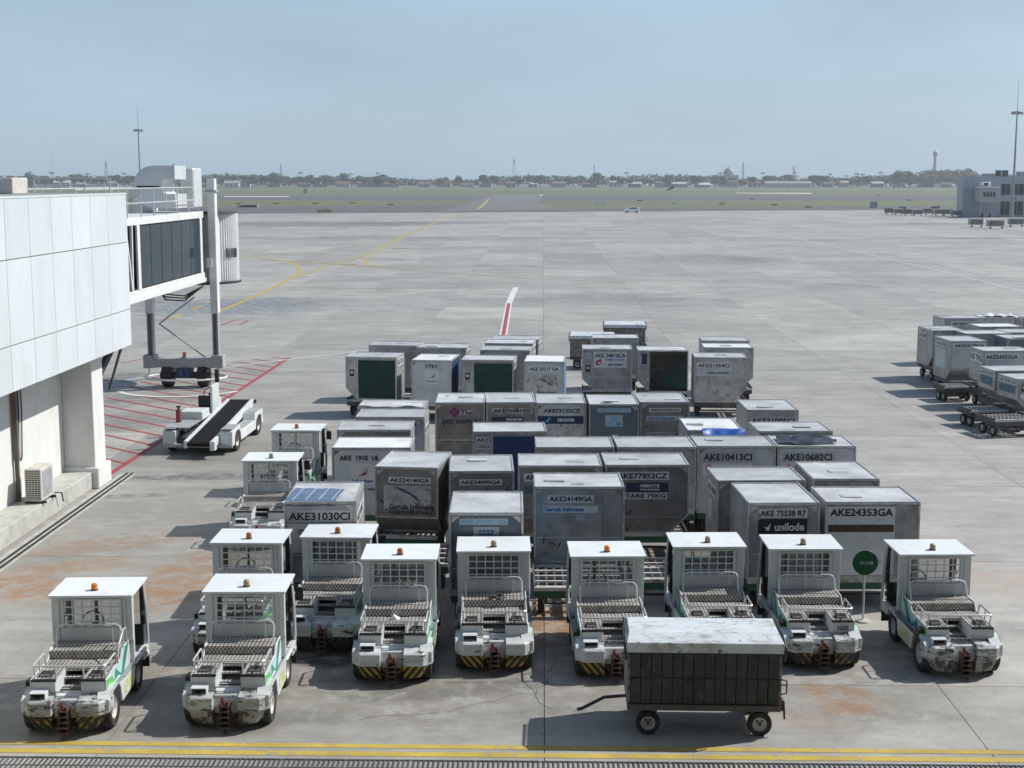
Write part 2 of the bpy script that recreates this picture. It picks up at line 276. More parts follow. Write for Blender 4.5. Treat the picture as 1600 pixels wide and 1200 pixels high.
  line_yellow=M('yellow_road_paint', (.47,.35,.06), .75, mottle=.18, mscale=1.2, dirt=(.25,.21,.12), dscale=1.6, dlo=.5, dhi=.7, damt=.7, scuff=(.26,.25,.21), sscale=6, slo=.57, shi=.63, samt=.85), line_red=M('red_road_paint', (.33,.055,.065), .75, mottle=.15, mscale=1.5, scuff=(.30,.28,.26), sscale=4, slo=.60, shi=.68), line_white=M('white_road_paint', (.60,.61,.60), .75, mottle=.12, scuff=(.33,.32,.30), sscale=4, slo=.60, shi=.68), line_old=M('faded_yellow_road_paint', (.40,.33,.13), .8, mottle=.2, scuff=(.27,.26,.23), sscale=2, slo=.52, shi=.62), grate=M('grate_steel', (.14,.14,.145), .5, .5, mottle=.3, dirt=(.10,.075,.05), dscale=6), pit=M('drain_bottom', (.02,.02,.02), .9, mottle=.2))
W_['pane'] = glass_mat('cab_window_glass', (.30,.36,.36), opacity=.14)
W_['tread'] = tread_mat('checker_plate', (.13,.12,.11), (.56,.54,.50), 22.0)
W_['stripe'] = stripe_mat('hazard_stripes')
W_['stripe_worn'] = stripe_mat('worn_hazard_stripes', .38, .50, .06)

# ------------------------------------------------------------------ setting: ground, apron slabs, markings
GA = math.atan(48 / FPX); GC, GS = math.cos(GA), math.sin(GA)
def G(u, v, z=0.0): return Vector((u*GC + v*GS, -u*GS + v*GC, z))     # slab grid -> world
def UV(p): return (p[0]*GC - p[1]*GS, p[0]*GS + p[1]*GC)             # world -> slab grid
SU, SV, U0, V0 = 7.0, 8.3, 0.05, 24.15

def ground_mat(name, base, tone_amt, stains=(), streak=.12, grid=True, seed=0.0):
    m = bpy.data.materials.new(name); m.use_nodes = True; nt = m.node_tree; N = nt.nodes; L = nt.links; b = N['Principled BSDF']
    b.inputs['Roughness'].default_value = .62; b.inputs['Specular IOR Level'].default_value = .5
    g = N.new('ShaderNodeNewGeometry'); P = g.outputs['Position']
    def mth(op, a, bb=None):
        n = N.new('ShaderNodeMath'); n.operation = op
        for i, v in enumerate((a, bb)):
            if v is None: continue
            if isinstance(v, (int, float)): n.inputs[i].default_value = v
            else: L.new(v, n.inputs[i])
        return n.outputs[0]
    def noise(scale, det=6, rg=.6, st=(1,1,1), off=0.0):
        mp = N.new('ShaderNodeMapping'); mp.inputs['Scale'].default_value = st; mp.inputs['Location'].default_value = (off+seed, off*1.7, 0); L.new(P, mp.inputs['Vector'])
        n = N.new('ShaderNodeTexNoise'); n.inputs['Scale'].default_value = scale; n.inputs['Detail'].default_value = det; n.inputs['Roughness'].default_value = rg; L.new(mp.outputs[0], n.inputs['Vector']); return n
    def rng(v, lo, hi, a, bb):
        r = N.new('ShaderNodeMapRange'); r.inputs['From Min'].default_value = lo; r.inputs['From Max'].default_value = hi; r.inputs['To Min'].default_value = a; r.inputs['To Max'].default_value = bb
        L.new(v, r.inputs['Value']); return r.outputs[0]
    v = rng(noise(.16).outputs['Fac'], .3, .7, .86, 1.12)
    v = mth('MULTIPLY', v, rng(noise(.9, 8, .65, (.35, 1.6, 1), 3).outputs['Fac'], .3, .7, 1-streak, 1+streak))
    v = mth('MULTIPLY', v, rng(noise(.42, 9, .72, (1,1,1), 21).outputs['Fac'], .38, .62, .84, 1.07))
    v = mth('MULTIPLY', v, rng(noise(22, 4, .7, (.5, 1.5, 1), 9).outputs['Fac'], .3, .7, .90, 1.08))
    if grid:
        sx = N.new('ShaderNodeSeparateXYZ'); L.new(P, sx.inputs[0])
        u = mth('SUBTRACT', mth('MULTIPLY', sx.outputs['X'], GC), mth('MULTIPLY', sx.outputs['Y'], GS))
        w = mth('ADD', mth('MULTIPLY', sx.outputs['X'], GS), mth('MULTIPLY', sx.outputs['Y'], GC))
        cu = mth('FLOOR', mth('DIVIDE', mth('SUBTRACT', u, U0), SU)); cv = mth('FLOOR', mth('DIVIDE', mth('SUBTRACT', w, V0), SV))
        cx = N.new('ShaderNodeCombineXYZ'); L.new(cu, cx.inputs[0]); L.new(cv, cx.inputs[1])
        wn_ = N.new('ShaderNodeTexWhiteNoise'); wn_.noise_dimensions = '2D'; L.new(cx.outputs[0], wn_.inputs['Vector'])
        v = mth('MULTIPLY', v, rng(wn_.outputs['Value'], 0, 1, 1-tone_amt, 1+tone_amt*.7))
        cx2 = N.new('ShaderNodeCombineXYZ'); L.new(cu, cx2.inputs[0]); L.new(mth('FLOOR', mth('DIVIDE', cv, 3.0)), cx2.inputs[1])
        wn2 = N.new('ShaderNodeTexWhiteNoise'); wn2.noise_dimensions = '2D'; L.new(cx2.outputs[0], wn2.inputs['Vector'])
        v = mth('MULTIPLY', v, rng(wn2.outputs['Value'], 0, 1, 1-tone_amt*.7, 1+tone_amt*.5))
    v = mth('MULTIPLY', v, rng(noise(3.2, 9, .75, (1,1,1), 33).outputs['Fac'], .52, .70, 1.0, .80))
    v = mth('MULTIPLY', v, rng(noise(1.1, 10, .8, (.12, 1.3, 1), 47).outputs['Fac'], .55, .72, 1.0, .78))
    rgb = N.new('ShaderNodeRGB'); rgb.outputs[0].default_value = (*base, 1)
    h = N.new('ShaderNodeHueSaturation'); L.new(rgb.outputs[0], h.inputs['Color']); L.new(v, h.inputs['Value']); cur = h.outputs['Color']
    dn = noise(.55, 6, .65, (1,1,1), 5)
    fine = noise(2.2, 7, .7, (1,1,1), 15).outputs['Fac']
    for (x, y, rx, ry, rot, c, amt) in stains:
        s = N.new('ShaderNodeVectorMath'); s.operation = 'SUBTRACT'; L.new(P, s.inputs[0]); s.inputs[1].default_value = (x, y, 0)
        dd = N.new('ShaderNodeVectorMath'); dd.operation = 'MULTIPLY_ADD'; L.new(dn.outputs['Color'], dd.inputs[0]); k = 1.6*min(rx, ry)
        dd.inputs[1].default_value = (k, k, 0); L.new(s.outputs[0], dd.inputs[2])
        d2 = N.new('ShaderNodeVectorMath'); d2.operation = 'SUBTRACT'; L.new(dd.outputs[0], d2.inputs[0]); d2.inputs[1].default_value = (k*.5, k*.5, 0)
        mp = N.new('ShaderNodeMapping'); mp.vector_type = 'TEXTURE'; mp.inputs['Rotation'].default_value = (0, 0, rot); mp.inputs['Scale'].default_value = (rx, ry, 1); L.new(d2.outputs[0], mp.inputs['Vector'])
        ln = N.new('ShaderNodeVectorMath'); ln.operation = 'LENGTH'; L.new(mp.outputs[0], ln.inputs[0])
        f = rng(ln.outputs['Value'], .55, 1.05, amt, 0)
        f = mth('MULTIPLY', f, rng(fine, .40, .56, .15, 1.0))
        x_ = N.new('ShaderNodeMix'); x_.data_type = 'RGBA'; L.new(cur, x_.inputs['A']); x_.inputs['B'].default_value = (*c, 1); L.new(f, x_.inputs['Factor']); cur = x_.outputs['Result']
    L.new(cur, b.inputs['Base Color'])
    bp = N.new('ShaderNodeBump'); bp.inputs['Strength'].default_value = .25; bp.inputs['Distance'].default_value = .01; L.new(fine, bp.inputs['Height']); L.new(bp.outputs[0], b.inputs['Normal'])
    return m

RUST = (.285,.165,.085); OIL = (.055,.055,.055); DARK = (.14,.14,.135); WET = (.13,.16,.18)
def st(px, py, rx, ry, rot, c, a): p = gp(px, py); return (p.x, p.y, rx, ry, R(rot), c, a)
GRIME = (.21,.195,.165)
STAINS = [st(120,1090,4.5,2.2,5,GRIME,.6), st(480,1060,5.0,2.4,-4,GRIME,.65), st(820,1060,4.5,2.6,3,GRIME,.6), st(1200,1050,5.0,2.8,0,GRIME,.55), st(640,930,6.0,3.5,0,GRIME,.5), st(260,840,3.5,5.0,10,GRIME,.45), st(1100,860,6,5,0,GRIME,.4), st(350,700,3.0,3.0,0,GRIME,.4), st(20,915,1.1,2.0,70,RUST,.85), st(110,885,1.8,.7,20,RUST,.6), st(295,905,1.3,3.2,-8,RUST,.75), st(250,930,.7,1.2,30,RUST,.5), st(170,850,2.6,.8,25,RUST,.5), st(870,975,1.2,2.2,0,RUST,1.0),
  st(1310,1090,.8,.9,20,RUST,.85), st(1540,905,1.2,2.0,15,(.40,.31,.25),.7), st(1400,1020,1.0,.9,0,RUST,.45), st(1300,1000,.5,1.2,10,RUST,.6), st(820,985,.5,1.2,0,RUST,.6), st(1225,1120,1.4,.4,-20,RUST,.35), st(700,940,.5,1.0,0,RUST,.6),
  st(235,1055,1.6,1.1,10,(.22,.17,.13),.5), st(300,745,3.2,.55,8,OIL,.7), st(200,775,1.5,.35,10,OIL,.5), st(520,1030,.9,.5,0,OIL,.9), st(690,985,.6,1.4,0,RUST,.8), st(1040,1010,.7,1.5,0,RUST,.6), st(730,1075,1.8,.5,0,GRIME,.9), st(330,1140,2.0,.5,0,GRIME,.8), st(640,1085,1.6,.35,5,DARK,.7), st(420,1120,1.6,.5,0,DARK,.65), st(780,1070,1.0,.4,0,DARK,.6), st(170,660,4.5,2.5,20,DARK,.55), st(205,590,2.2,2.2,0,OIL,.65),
  st(345,480,9,8,0,WET,.85), st(420,470,5,4,0,WET,.6), st(215,625,3.0,2.0,0,OIL,.45), st(470,350,34,20,0,DARK,1.0), st(620,372,30,8,0,DARK,.55), st(640,348,24,14,0,DARK,.8), st(930,465,9,6.0,0,DARK,.6), st(1120,405,8,14,0,DARK,.75), st(1370,380,9,2.5,0,DARK,.45), st(1470,350,16,6,0,DARK,.95), st(1530,372,12,4,0,DARK,.85), st(1250,350,14,5,0,DARK,.3), st(900,345,30,5,0,DARK,.3),
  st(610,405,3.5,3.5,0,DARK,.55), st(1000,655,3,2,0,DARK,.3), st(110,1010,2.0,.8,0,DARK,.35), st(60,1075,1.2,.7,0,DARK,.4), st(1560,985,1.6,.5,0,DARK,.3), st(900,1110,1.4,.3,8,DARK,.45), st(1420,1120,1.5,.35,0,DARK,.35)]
concrete = ground_mat('apron_concrete', (.356,.348,.318), .13, STAINS, .17)
grass = ground_mat('airfield_grass', (.145,.150,.075), .0, [(-60,560,200,22,0,(.09,.115,.045),.7),(180,520,260,30,.03,(.095,.14,.045),.8),(40,1100,700,120,0,(.07,.11,.04),.7),(100,446,120,7,.2,(.14,.12,.08),.6)], .25, False)
asphalt = ground_mat('taxiway_asphalt', (.115,.115,.110), .0, [], .12, False, 40)
lightpave = ground_mat('runway_pavement', (.165,.165,.155), .0, [], .10, False, 80)

ground = MB().poly([(-1400,-60,-.12),(1400,-60,-.12),(1400,2500,-.12),(-1400,2500,-.12)]).build('grass_field', grass, recalc=False); tag(ground, kind='structure')

# apron: joint bed with single slabs on it; the far rows, too thin to pick apart, are one piece
bed_m = M('joint_sealant', (.06,.058,.052), .85, mottle=.2)
EDGE = lambda x: 395 + .2623*x
P0 = [Vector((-150, 14)), Vector((150, 14)), Vector((150, EDGE(150)+3)), Vector((-150, EDGE(-150)+3))]
apron = MB().poly([(p.x, p.y, -.03) for p in P0]).build('apron', bed_m, recalc=False); tag(apron, kind='structure')
gap = .007
slab_me = MB().box(gap, SU-gap, gap, SV-gap, -.028, 0).mesh('concrete_slab', concrete)
j_near = -1
for j in range(-1, 15):
    v = V0 + j*SV
    vm = v + SV
    lim = .40*vm + 5
    for i in range(-24, 24):
        u = U0 + i*SU
        c = G(u + SU/2, v + SV/2)
        if abs(c.x) > lim: continue
        if j == -1 : pass
        o = link('concrete_slab', slab_me, apron); o.location = G(u, v); o.rotation_euler = (0, 0, -GA)
far = MB()
for j in range(-1, 53):
    v = V0 + j*SV; lim = .40*(v+SV) + 5
    for i in range(-21, 21):
        u = U0 + i*SU; c = G(u + SU/2, v + SV/2)
        if j < 15 and abs(c.x) <= lim: continue
        if j < 15 and abs(c.x) > lim + 22: continue
        if c.y > EDGE(c.x) + 3: continue
        q = [G(u+gap, v+gap), G(u+SU-gap, v+gap), G(u+SU-gap, v+SV-gap), G(u+gap, v+SV-gap)]
        far.add([(p.x, p.y, -.028) for p in q] + [(p.x, p.y, 0) for p in q], [(4,5,6,7),(0,1,5,4),(1,2,6,5),(2,3,7,6),(3,0,4,7)])
o = far.build('far_slabs', concrete, apron, recalc=False); tag(o, kind='stuff')
# the strip next to the terminal, in front of the first joint
near = MB().poly([(p.x, p.y, -.016) for p in (G(-40, 8), G(40, 8), G(40, 20.77), G(-40, 20.77))]).build('service_strip', concrete, recalc=False); tag(near, kind='structure')

def sheet(name, pts, mat, z, kind='structure'):
    o = MB().poly([(p[0], p[1], z) for p in pts]).build(name, mat, recalc=False); tag(o, kind=kind); return o
def wline(pts, w):
    """quad strip along ground points"""
    mb = MB(); vs = []
    pts = [Vector((p[0], p[1], 0)) for p in pts]
    for i, p in enumerate(pts):
        t = (pts[min(i+1, len(pts)-1)] - pts[max(i-1, 0)]).normalized(); n = Vector((-t.y, t.x, 0))*w/2
        vs += [p+n, p-n]
    mb.add([(v.x, v.y, .005) for v in vs], [(2*i, 2*i+1, 2*i+3, 2*i+2) for i in range(len(pts)-1)])
    return mb
def arc_pts(pix, sub=6):
    P = [gp(*p) for p in pix]; out = []
    for i in range(len(P)-1):
        p0 = P[max(i-1,0)]; p1 = P[i]; p2 = P[i+1]; p3 = P[min(i+2,len(P)-1)]
        for k in range(sub):
            t = k/sub
            out.append(.5*((2*p1)+(-p0+p2)*t+(2*p0-5*p1+4*p2-p3)*t*t+(-p0+3*p1-3*p2+p3)*t**3))
    return out + [P[-1]]
def marking(name, mb, mat, z=.005):
    mb.v = [(x, y, z) for x, y, _ in mb.v]
    o = mb.build(name, mat, recalc=False); tag(o, kind='structure'); return o
# double yellow line along the drain
marking('yellow_line', wline([G(-14, 21.28), G(14, 21.20)], .16), W_['line_yellow'])
marking('yellow_line', wline([G(-14, 20.97), G(14, 20.90)], .18), W_['line_yellow'])
# red hatched stand area under the boarding bridge
ra, rb = gp(165, 745), gp(452, 559)
marking('red_border_line', wline([ra + (ra-rb)*.06, rb], .20), W_['line_red'])
hat = MB(); d = (rb - ra)
for k in range(19):
    t = k/18.6 + .015
    p = ra + d*t
    # hatch lines climb to the left; at the near end they run out under the bridge
    q = p + Vector((-4.8, 4.3, 0)) * (1 if k < 12 else 1-(k-12)/7.5)
    m_ = wline([p, q], .13); hat.add(m_.v, m_.f)
marking('red_hatch_lines', hat, W_['line_red'], .009)
marking('white_border_line', wline([gp(150, 600), gp(345, 575), gp(560, 549), gp(790, 527)], .16), W_['line_white'], .013)
w0, w1, w2 = gp(786, 526), gp(795, 474), gp(806, 449)
marking('stop_bar_white', wline([w0, w1, w2], .46), W_['line_white'], .008)
marking('stop_bar_red', wline([w0 + (w1-w0)*.02, w1], .24), W_['line_red'], .013)
# faint stand outlines in red by the bridge
marking('red_box_line', wline([gp(345,508), gp(368,500), gp(388,501), gp(374,508), gp(345,508)], .16), W_['line_red'])
marking('red_box_line', wline([gp(190,567), gp(240,558), gp(262,562)], .16), W_['line_red'])
# yellow taxi lines
for nm, pix, w, mt in [('taxi_line', [(330,492),(400,462),(446,440),(462,431),(468,424),(462,414),(440,407),(405,403),(374,400)], .32, 'line_yellow'),
  ('taxi_line', [(408,404),(450,409),(500,412),(540,407),(570,399),(620,374),(668,352),(700,341),(712,335)], .42, 'line_old'),
  ('taxi_line', [(574,404),(571,408),(573,412),(580,416),(614,416)], .34, 'line_yellow'), ('taxi_line', [(574,404),(590,396),(615,380),(650,362),(690,344),(712,335)], .30, 'line_old'),
  ('taxi_line', [(460,434),(490,424),(515,414),(545,406),(580,396)], .4, 'line_old'), ('taxi_line', [(374,400),(500,392),(566,384)], .4, 'line_old'), ('taxi_line', [(500,412),(640,421),(720,428),(860,437),(1000,440)], .22, 'line_old'),
  ('taxi_line', [(745,328),(756,320),(764,311)], .9, 'line_old')]:
    z = .005 if pix[0] not in ((408,404),(460,434),(500,412),(574,404)) else .009
    if nm and pix[0][1] < 330: z = .09
    marking(nm, wline(arc_pts(pix), w), W_[mt], z + .0007*len(pix))
for (a, b_) in [((270,498),(285,492)),((300,484),(316,478)),((322,474),(338,468))]:
    marking('yellow_dash', wline([gp(*a), gp(*b_)], .3), W_['line_yellow'], .018)
marking('white_edge_line', wline(arc_pts([(1195,362),(1300,385),(1420,412),(1520,436),(1640,466)]), .18), W_['line_white'], .016)
marking('white_edge_line', wline([gp(420,449), gp(620,451), gp(806,448)], .14), W_['line_old'], .02)
for (x, y, w) in [(470,408,34),(585,416,32),(625,388,26),(650,376,22),(690,370,18),(545,413,30)]:
    marking('painted_stand_code', wline([gp(x-w/2, y), gp(x+w/2, y)], 1.2), W_['line_old'], .024)

ck = random.Random(17); cm = MB()
for (px, py, n, dx, dy) in [(838,1085,9,.02,.22),(862,1108,7,-.1,.2),(700,1112,8,.22,.05),(300,1110,8,.2,.12),(1300,1075,8,.2,.06),(1500,1010,7,.1,.2),(180,960,9,.15,.22),(60,1000,7,.22,-.04),(560,1125,6,.2,.03),(950,1125,7,.2,-.03)]:
    p = gp(px, py); P_ = [p]
    for k in range(n): P_.append(P_[-1] + Vector((dx+ck.uniform(-.12,.12), dy+ck.uniform(-.12,.12), 0)))
    m_ = wline(P_, .007); cm.add(m_.v, m_.f)
o = marking('hairline_cracks', cm, bed_m, .004); o['kind'] = 'stuff'; tag(o, 'thin dark cracks wandering over the near concrete slabs', 'cracks')
# drain along the terminal front with single grate panels
drain = MB().poly([(p.x, p.y, -.012) for p in (G(-16,20.05), G(16,20.05), G(16,20.74), G(-16,20.74))]).build('drain_channel', W_['pit'], recalc=False); tag(drain, kind='structure')
gm = MB()
for k in range(13): gm.beam((.04+k*.0767, .02, .012), (.04+k*.0767, .60, .012), .024, .03)
gm.box(0, .985, 0, .03, 0, .03); gm.box(0, .985, .57, .60, 0, .03); gm.box(0, .985, .29, .31, 0, .022)
gme = gm.mesh('grate_panel', W_['grate'])
for i in range(-9, 9):
    o = link('grate_panel', gme, drain); o.location = G(i*1.0, 20.10, -.011); o.rotation_euler = (0, 0, -GA)

# airfield beyond the apron
pts = lambda *a: [gp(x, y) for x, y in a]
sheet('taxiway', pts((-900,336),(372,334),(850,331),(1380,328),(2500,322),(2500,319.5),(1100,323.5),(900,327),(840,325.5),(720,321),(330,323),(-900,325)), asphalt, .02)
sheet('taxiway_branch', pts((690,330),(870,327),(842,317),(850,312),(842,303.5),(782,303.5),(745,312),(720,321)), lightpave, .03)
sheet('runway', [(-1395,660), (1395,625), (1395,800), (-1395,840)], asphalt, -.05)
sheet('runway_shoulder_strip', pts((350,306.3),(452,306.3),(452,307.8),(350,307.8)), W_['plinth'], -.02)
sheet('runway_shoulder_strip', pts((1150,301),(1268,301),(1268,303.2),(1150,302.2)), W_['plinth'], -.02)
sheet('runway_shoulder_strip', pts((795,304),(848,304),(848,306),(795,306)), W_['plinth'], -.02)

# ------------------------------------------------------------------ lettering
TXT = {}
def text_mesh(s, width, height, mat, bold=.03, ext=.0015):
    key = (s, round(width,3), round(height,3), mat.name)
    if key in TXT: return TXT[key]
    cu = bpy.data.curves.new('lettering', 'FONT'); cu.body = s; cu.align_x = 'CENTER'; cu.align_y = 'CENTER'
    cu.size = 1.0; cu.offset = bold; cu.extrude = 0.0; cu.resolution_u = 3
    ob = bpy.data.objects.new('lettering_tmp', cu); col.objects.link(ob)
    dg = bpy.context.evaluated_depsgraph_get(); dg.update()
    me = bpy.data.meshes.new_from_object(ob.evaluated_get(dg)); bpy.data.objects.remove(ob); bpy.data.curves.remove(cu)
    if len(me.vertices) == 0: return me
    xs = [v.co.x for v in me.vertices]; ys = [v.co.y for v in me.vertices]
    cx, cy = (min(xs)+max(xs))/2, (min(ys)+max(ys))/2; kx = width/max(1e-3, max(xs)-min(xs)); ky = height/max(1e-3, max(ys)-min(ys))
    for v in me.vertices: v.co = ((v.co.x-cx)*kx, 0, (v.co.y-cy)*ky)
    me.materials.clear(); me.materials.append(mat); me.name = 'lettering'; TXT[key] = me; return me

def face_frame(side, W, D):
    """(origin, x axis, outward) for a face of a box standing at x +-W/2, y 0..D"""
    return {'F': (Vector((0,0,0)), Vector((1,0,0)), Vector((0,-1,0))), 'R': (Vector((W/2,D/2,0)), Vector((0,1,0)), Vector((1,0,0))),
            'L': (Vector((-W/2,D/2,0)), Vector((0,-1,0)), Vector((-1,0,0)))}[side]
def plate(par, fr, x, z, w, h, mat, off=.006, name='label_plate', th=.004):
    o, ax, out = fr; c = o + ax*x + Vector((0,0,z)) + out*off
    a, u = ax*w/2, Vector((0,0,h/2)); b = out*th
    mb = MB().add([c-a-u-b, c+a-u-b, c+a+u-b, c-a+u-b, c-a-u, c+a-u, c+a+u, c-a+u], [(0,3,2,1),(4,5,6,7),(0,1,5,4),(1,2,6,5),(2,3,7,6),(3,0,4,7)])
    return mb.build(name, mat, par)
def letter(par, fr, x, z, w, h, s, mat, off=.009, bold=.03):
    me = text_mesh(s, w, h, mat, bold)
    o = link('lettering', me, par); og, ax, out = fr
    o.location = og + ax*x + Vector((0,0,z)) + out*off
    o.rotation_euler = (0, 0, math.atan2(ax.y, ax.x)); return o
def shape(par, fr, polys, mat, off=.009, name='logo'):
    """flat logo pieces given as polygons (x, z) on a face"""
    og, ax, out = fr; mb = MB()
    for p in polys: mb.poly([og + ax*q[0] + Vector((0,0,q[1])) + out*off for q in p])
    return mb.build(name, mat, par, recalc=False)
def circ(x, z, r, n=10, k=1.0): return [(x+r*math.cos(2*math.pi*i/n), z+k*r*math.sin(2*math.pi*i/n)) for i in range(n)]
def swoosh(x0, z0, x1, z1, th, sag, n=7):
    a = [(x0+(x1-x0)*i/n, z0+(z1-z0)*i/n + sag*math.sin(math.pi*i/n)) for i in range(n+1)]
    return a + [(x, z-th*(.25+.75*math.sin(math.pi*(.1+.8*(n-i)/n)))) for i, (x, z) in reversed(list(enumerate(a)))]

# ------------------------------------------------------------------ wheels
def wheel_mesh(r, w, rr):
    t = MB().lathe([(rr*.98,-w/2*.8),(r*.9,-w/2),(r*.985,-w/2*.75),(r,-w/2*.4),(r,w/2*.4),(r*.985,w/2*.75),(r*.9,w/2),(rr*.98,w/2*.8)], axis='x', n=22, caps=False).mesh('tyre', W_['rubber'], smooth=True)
    rm = MB().lathe([(.02,-w/2*.5),(rr*.3,-w/2*.6),(rr*.35,-w/2*.3),(rr*.8,-w/2*.35),(rr*.97,-w/2*.78),(rr,-w/2*.78),(rr,w/2*.78),(rr*.97,w/2*.78),(rr*.8,w/2*.35),(rr*.35,w/2*.3),(rr*.3,w/2*.6),(.02,w/2*.5)], axis='x', n=18)
    for k in range(5):
        a = 2*math.pi*k/5
        for s in (-1, 1): rm.cyl((s*w*.12, rr*.55*math.cos(a), rr*.55*math.sin(a)), (s*w*.24, rr*.55*math.cos(a), rr*.55*math.sin(a)), rr*.07, 6)
    return t, rm.mesh('rim', W_['rim'], smooth=True)
def wheel(par, loc, meshes, rz=0.0):
    e = link('wheel', meshes[0], par); e.location = loc; e.rotation_euler = (0, 0, rz)
    r = link('rim', meshes[1], e); return e

# ------------------------------------------------------------------ baggage tug (local: bumper at y=0, cab at y 1.75..2.7)
WT = wheel_mesh(.33, .19, .19); WT2 = wheel_mesh(.29, .18, .16)
def make_tug():
    t = empty('baggage_tug')
    w, g, bk = W_['white'], W_['grey_metal'], W_['black']
    # chassis with wheel arches, one solid silhouette per side
    side = [(.30,.40),(.30,.62),(.78,.62),(1.06,.62),(1.16,.58),(1.75,.58),(2.68,.58),(2.70,.36),(2.42,.36),(2.36,.60)]
    body = MB()
    arch = lambda cy, r, a0, a1, n: [(cy+r*math.cos(R(a0+(a1-a0)*i/n)), .32+r*math.sin(R(a0+(a1-a0)*i/n))) for i in range(n+1)]
    prof = [(.10,.40)] + arch(.46,.40,168,12,8)[1:-1] + [(.88,.26),(1.62,.26),(1.70,.36)] + arch(2.02,.35,160,20,6) + [(2.40,.40),(2.70,.40),(2.70,.60),(1.15,.60),(1.02,.66),(.30,.66),(.10,.60)]
    for s in (-1, 1): body.prism(prof, 'x', s*.48, s*.69)
    body.box(-.48,.48,.34,2.68,.30,.56)
    body.build('chassis', w, t, bevel=.008)
    # side panels of the deck, sloping towards the bumper
    sp = [(.30,.60),(.30,.86),(.36,.87),(1.18,.88),(1.30,1.02),(1.74,1.02),(1.74,.60)]
    for s in (-1, 1):
        p = MB().prism(sp, 'x', s*.575, s*.60).build('side_panel', w, t, bevel=.005)
        x = s*.603
        D_ = lambda pts: [(x, a, b) for a, b in pts]
        MB().poly(D_([(1.70,1.0),(1.48,1.0),(1.14,.62),(1.36,.62)])).build('sticker', W_['teal'], p, recalc=False)
        MB().poly(D_([(1.30,.80),(1.14,.62),(.84,.84),(.66,.74),(.62,.83),(1.10,.87)])).build('sticker', W_['aqua'], p, recalc=False)
        MB().poly(D_([(1.16,.64),(.84,.84),(.74,.66),(.92,.612)])).build('sticker', W_['teal'], p, recalc=False)
        MB().poly(D_([(.32,.84),(.62,.80),(.78,.66),(.60,.615),(.32,.66)])).build('sticker', W_['green'], p, recalc=False)
        x = s*.694
        MB().poly(D_([(1.02,.52),(1.02,.33),(1.52,.30),(1.52,.54)])).build('side_sticker', W_['lime'], t, recalc=False)
    # bumper blocks with chamfered outer corners and sloping tops
    for s in (-1, 1):
        b = MB()
        P = [(.20,.34),(.20,.0),(.54,.0),(.70,.16),(.70,.34)]
        top = [(.20,.34,.645),(.20,.035,.60),(.53,.035,.60),(.675,.17,.605),(.70,.34,.645)]
        vs = [(s*x,y,.365) for x,y in P] + [(s*x,y,.575) for x,y in P] + [(s*x,y,z) for x,y,z in top]
        fs = [(0,1,2,3,4)] + [(i,(i+1)%5,(i+1)%5+5,i+5) for i in range(5)] + [(i+5,(i+1)%5+5,(i+1)%5+10,i+10) for i in range(5)] + [(10,11,12,13,14)]
        b.add(vs, fs); b.build('bumper', W_['bumper'], t, bevel=.006)
    # hazard skirt under the bumper, drawn in at the corners
    for s in (-1, 1):
        vs = [(s*.20,.30,.366),(s*.20,.015,.366),(s*.54,.015,.366),(s*.69,.16,.366),(s*.69,.36,.366),(s*.20,.30,.14),(s*.20,.08,.10),(s*.48,.08,.14),(s*.62,.22,.24),(s*.62,.36,.24)]
        MB().add(vs, [(0,4,3,2,1),(5,6,7,8,9),(0,1,6,5),(1,2,7,6),(2,3,8,7),(3,4,9,8),(4,0,5,9)]).build('hazard_skirt', W_['stripe'], t)
    MB().prism([(.30,.366),(.16,.366),(.20,.12),(.30,.12)], 'x', -.199, .199).build('hazard_skirt', W_['stripe'], t)
    # tool boxes either side of the step well
    for s in (-1, 1):
        MB().box(min(s*.20,s*.575), max(s*.20,s*.575), .30, 1.0, .60, .845).build('deck_box', w, t, bevel=.008)
        MB().box(min(s*.195,s*.578), max(s*.195,s*.578), .285, .345, .835, .868).build('edge_trim', bk, t)
        MB().box(min(s*.20,s*.572), max(s*.20,s*.572), .345, 1.26, .846, .862).build('lower_deck', W_['tread'], t)
        l = MB().box(s*.40-.10, s*.40+.10, .44, .62, .862, .91).build('deck_lamp', bk, t, bevel=.01)
        MB().box(s*.40-.08, s*.40+.08, .432, .441, .87, .903).build('lens', W_['grey_metal'], l)
    MB().box(-.20,.20,.86,1.26,.80,.855).build('lower_deck', W_['tread'], t)
    for k, (y, z) in enumerate(((.42,.50),(.60,.62),(.76,.72))):
        MB().box(-.19,.19,y,y+.10,z-.015,z+.01).build('step', W_['tread'], t)
    MB().box(-.19,.19,.34,.36,.30,.52).build('step_back', g, t)
    # centre panel with cross tube
    MB().prism([(.14,.28),(.10,.42),(.16,.58),(.30,.60),(.30,.28)], 'x', -.20, .20).build('centre_panel', W_['bumper'], t, bevel=.01)
    MB().cyl((-.20,.30,.66),(.20,.30,.66),.016,8).build('cross_tube', W_['tube'], t, smooth=True)
    # hitch: red bracket over a ladder of coupling plates
    h = MB()
    for k in range(5): h.box(-.095+.006*k, .095-.006*k, -.12+.015*k, .14, .11+.085*k, .135+.085*k)
    h.box(-.075,-.045,-.05,.14,.09,.50); h.box(.045,.075,-.05,.14,.09,.50)
    h.beam((0,-.06,.12),(0.02,-.10,.02),.06,.03)
    hh = h.build('tow_hitch', W_['rust'], t, bevel=.004)
    MB().beam((-.05,-.04,.45),(-.03,.02,.60),.05,.02).box(-.09,.06,-.05,.10,.445,.475).cyl((.0,-.01,.44),(.0,-.01,.56),.014,8).build('hitch_lever', W_['red'], hh, bevel=.004)
    # hooded headlamp on the near bumper
    l = MB()
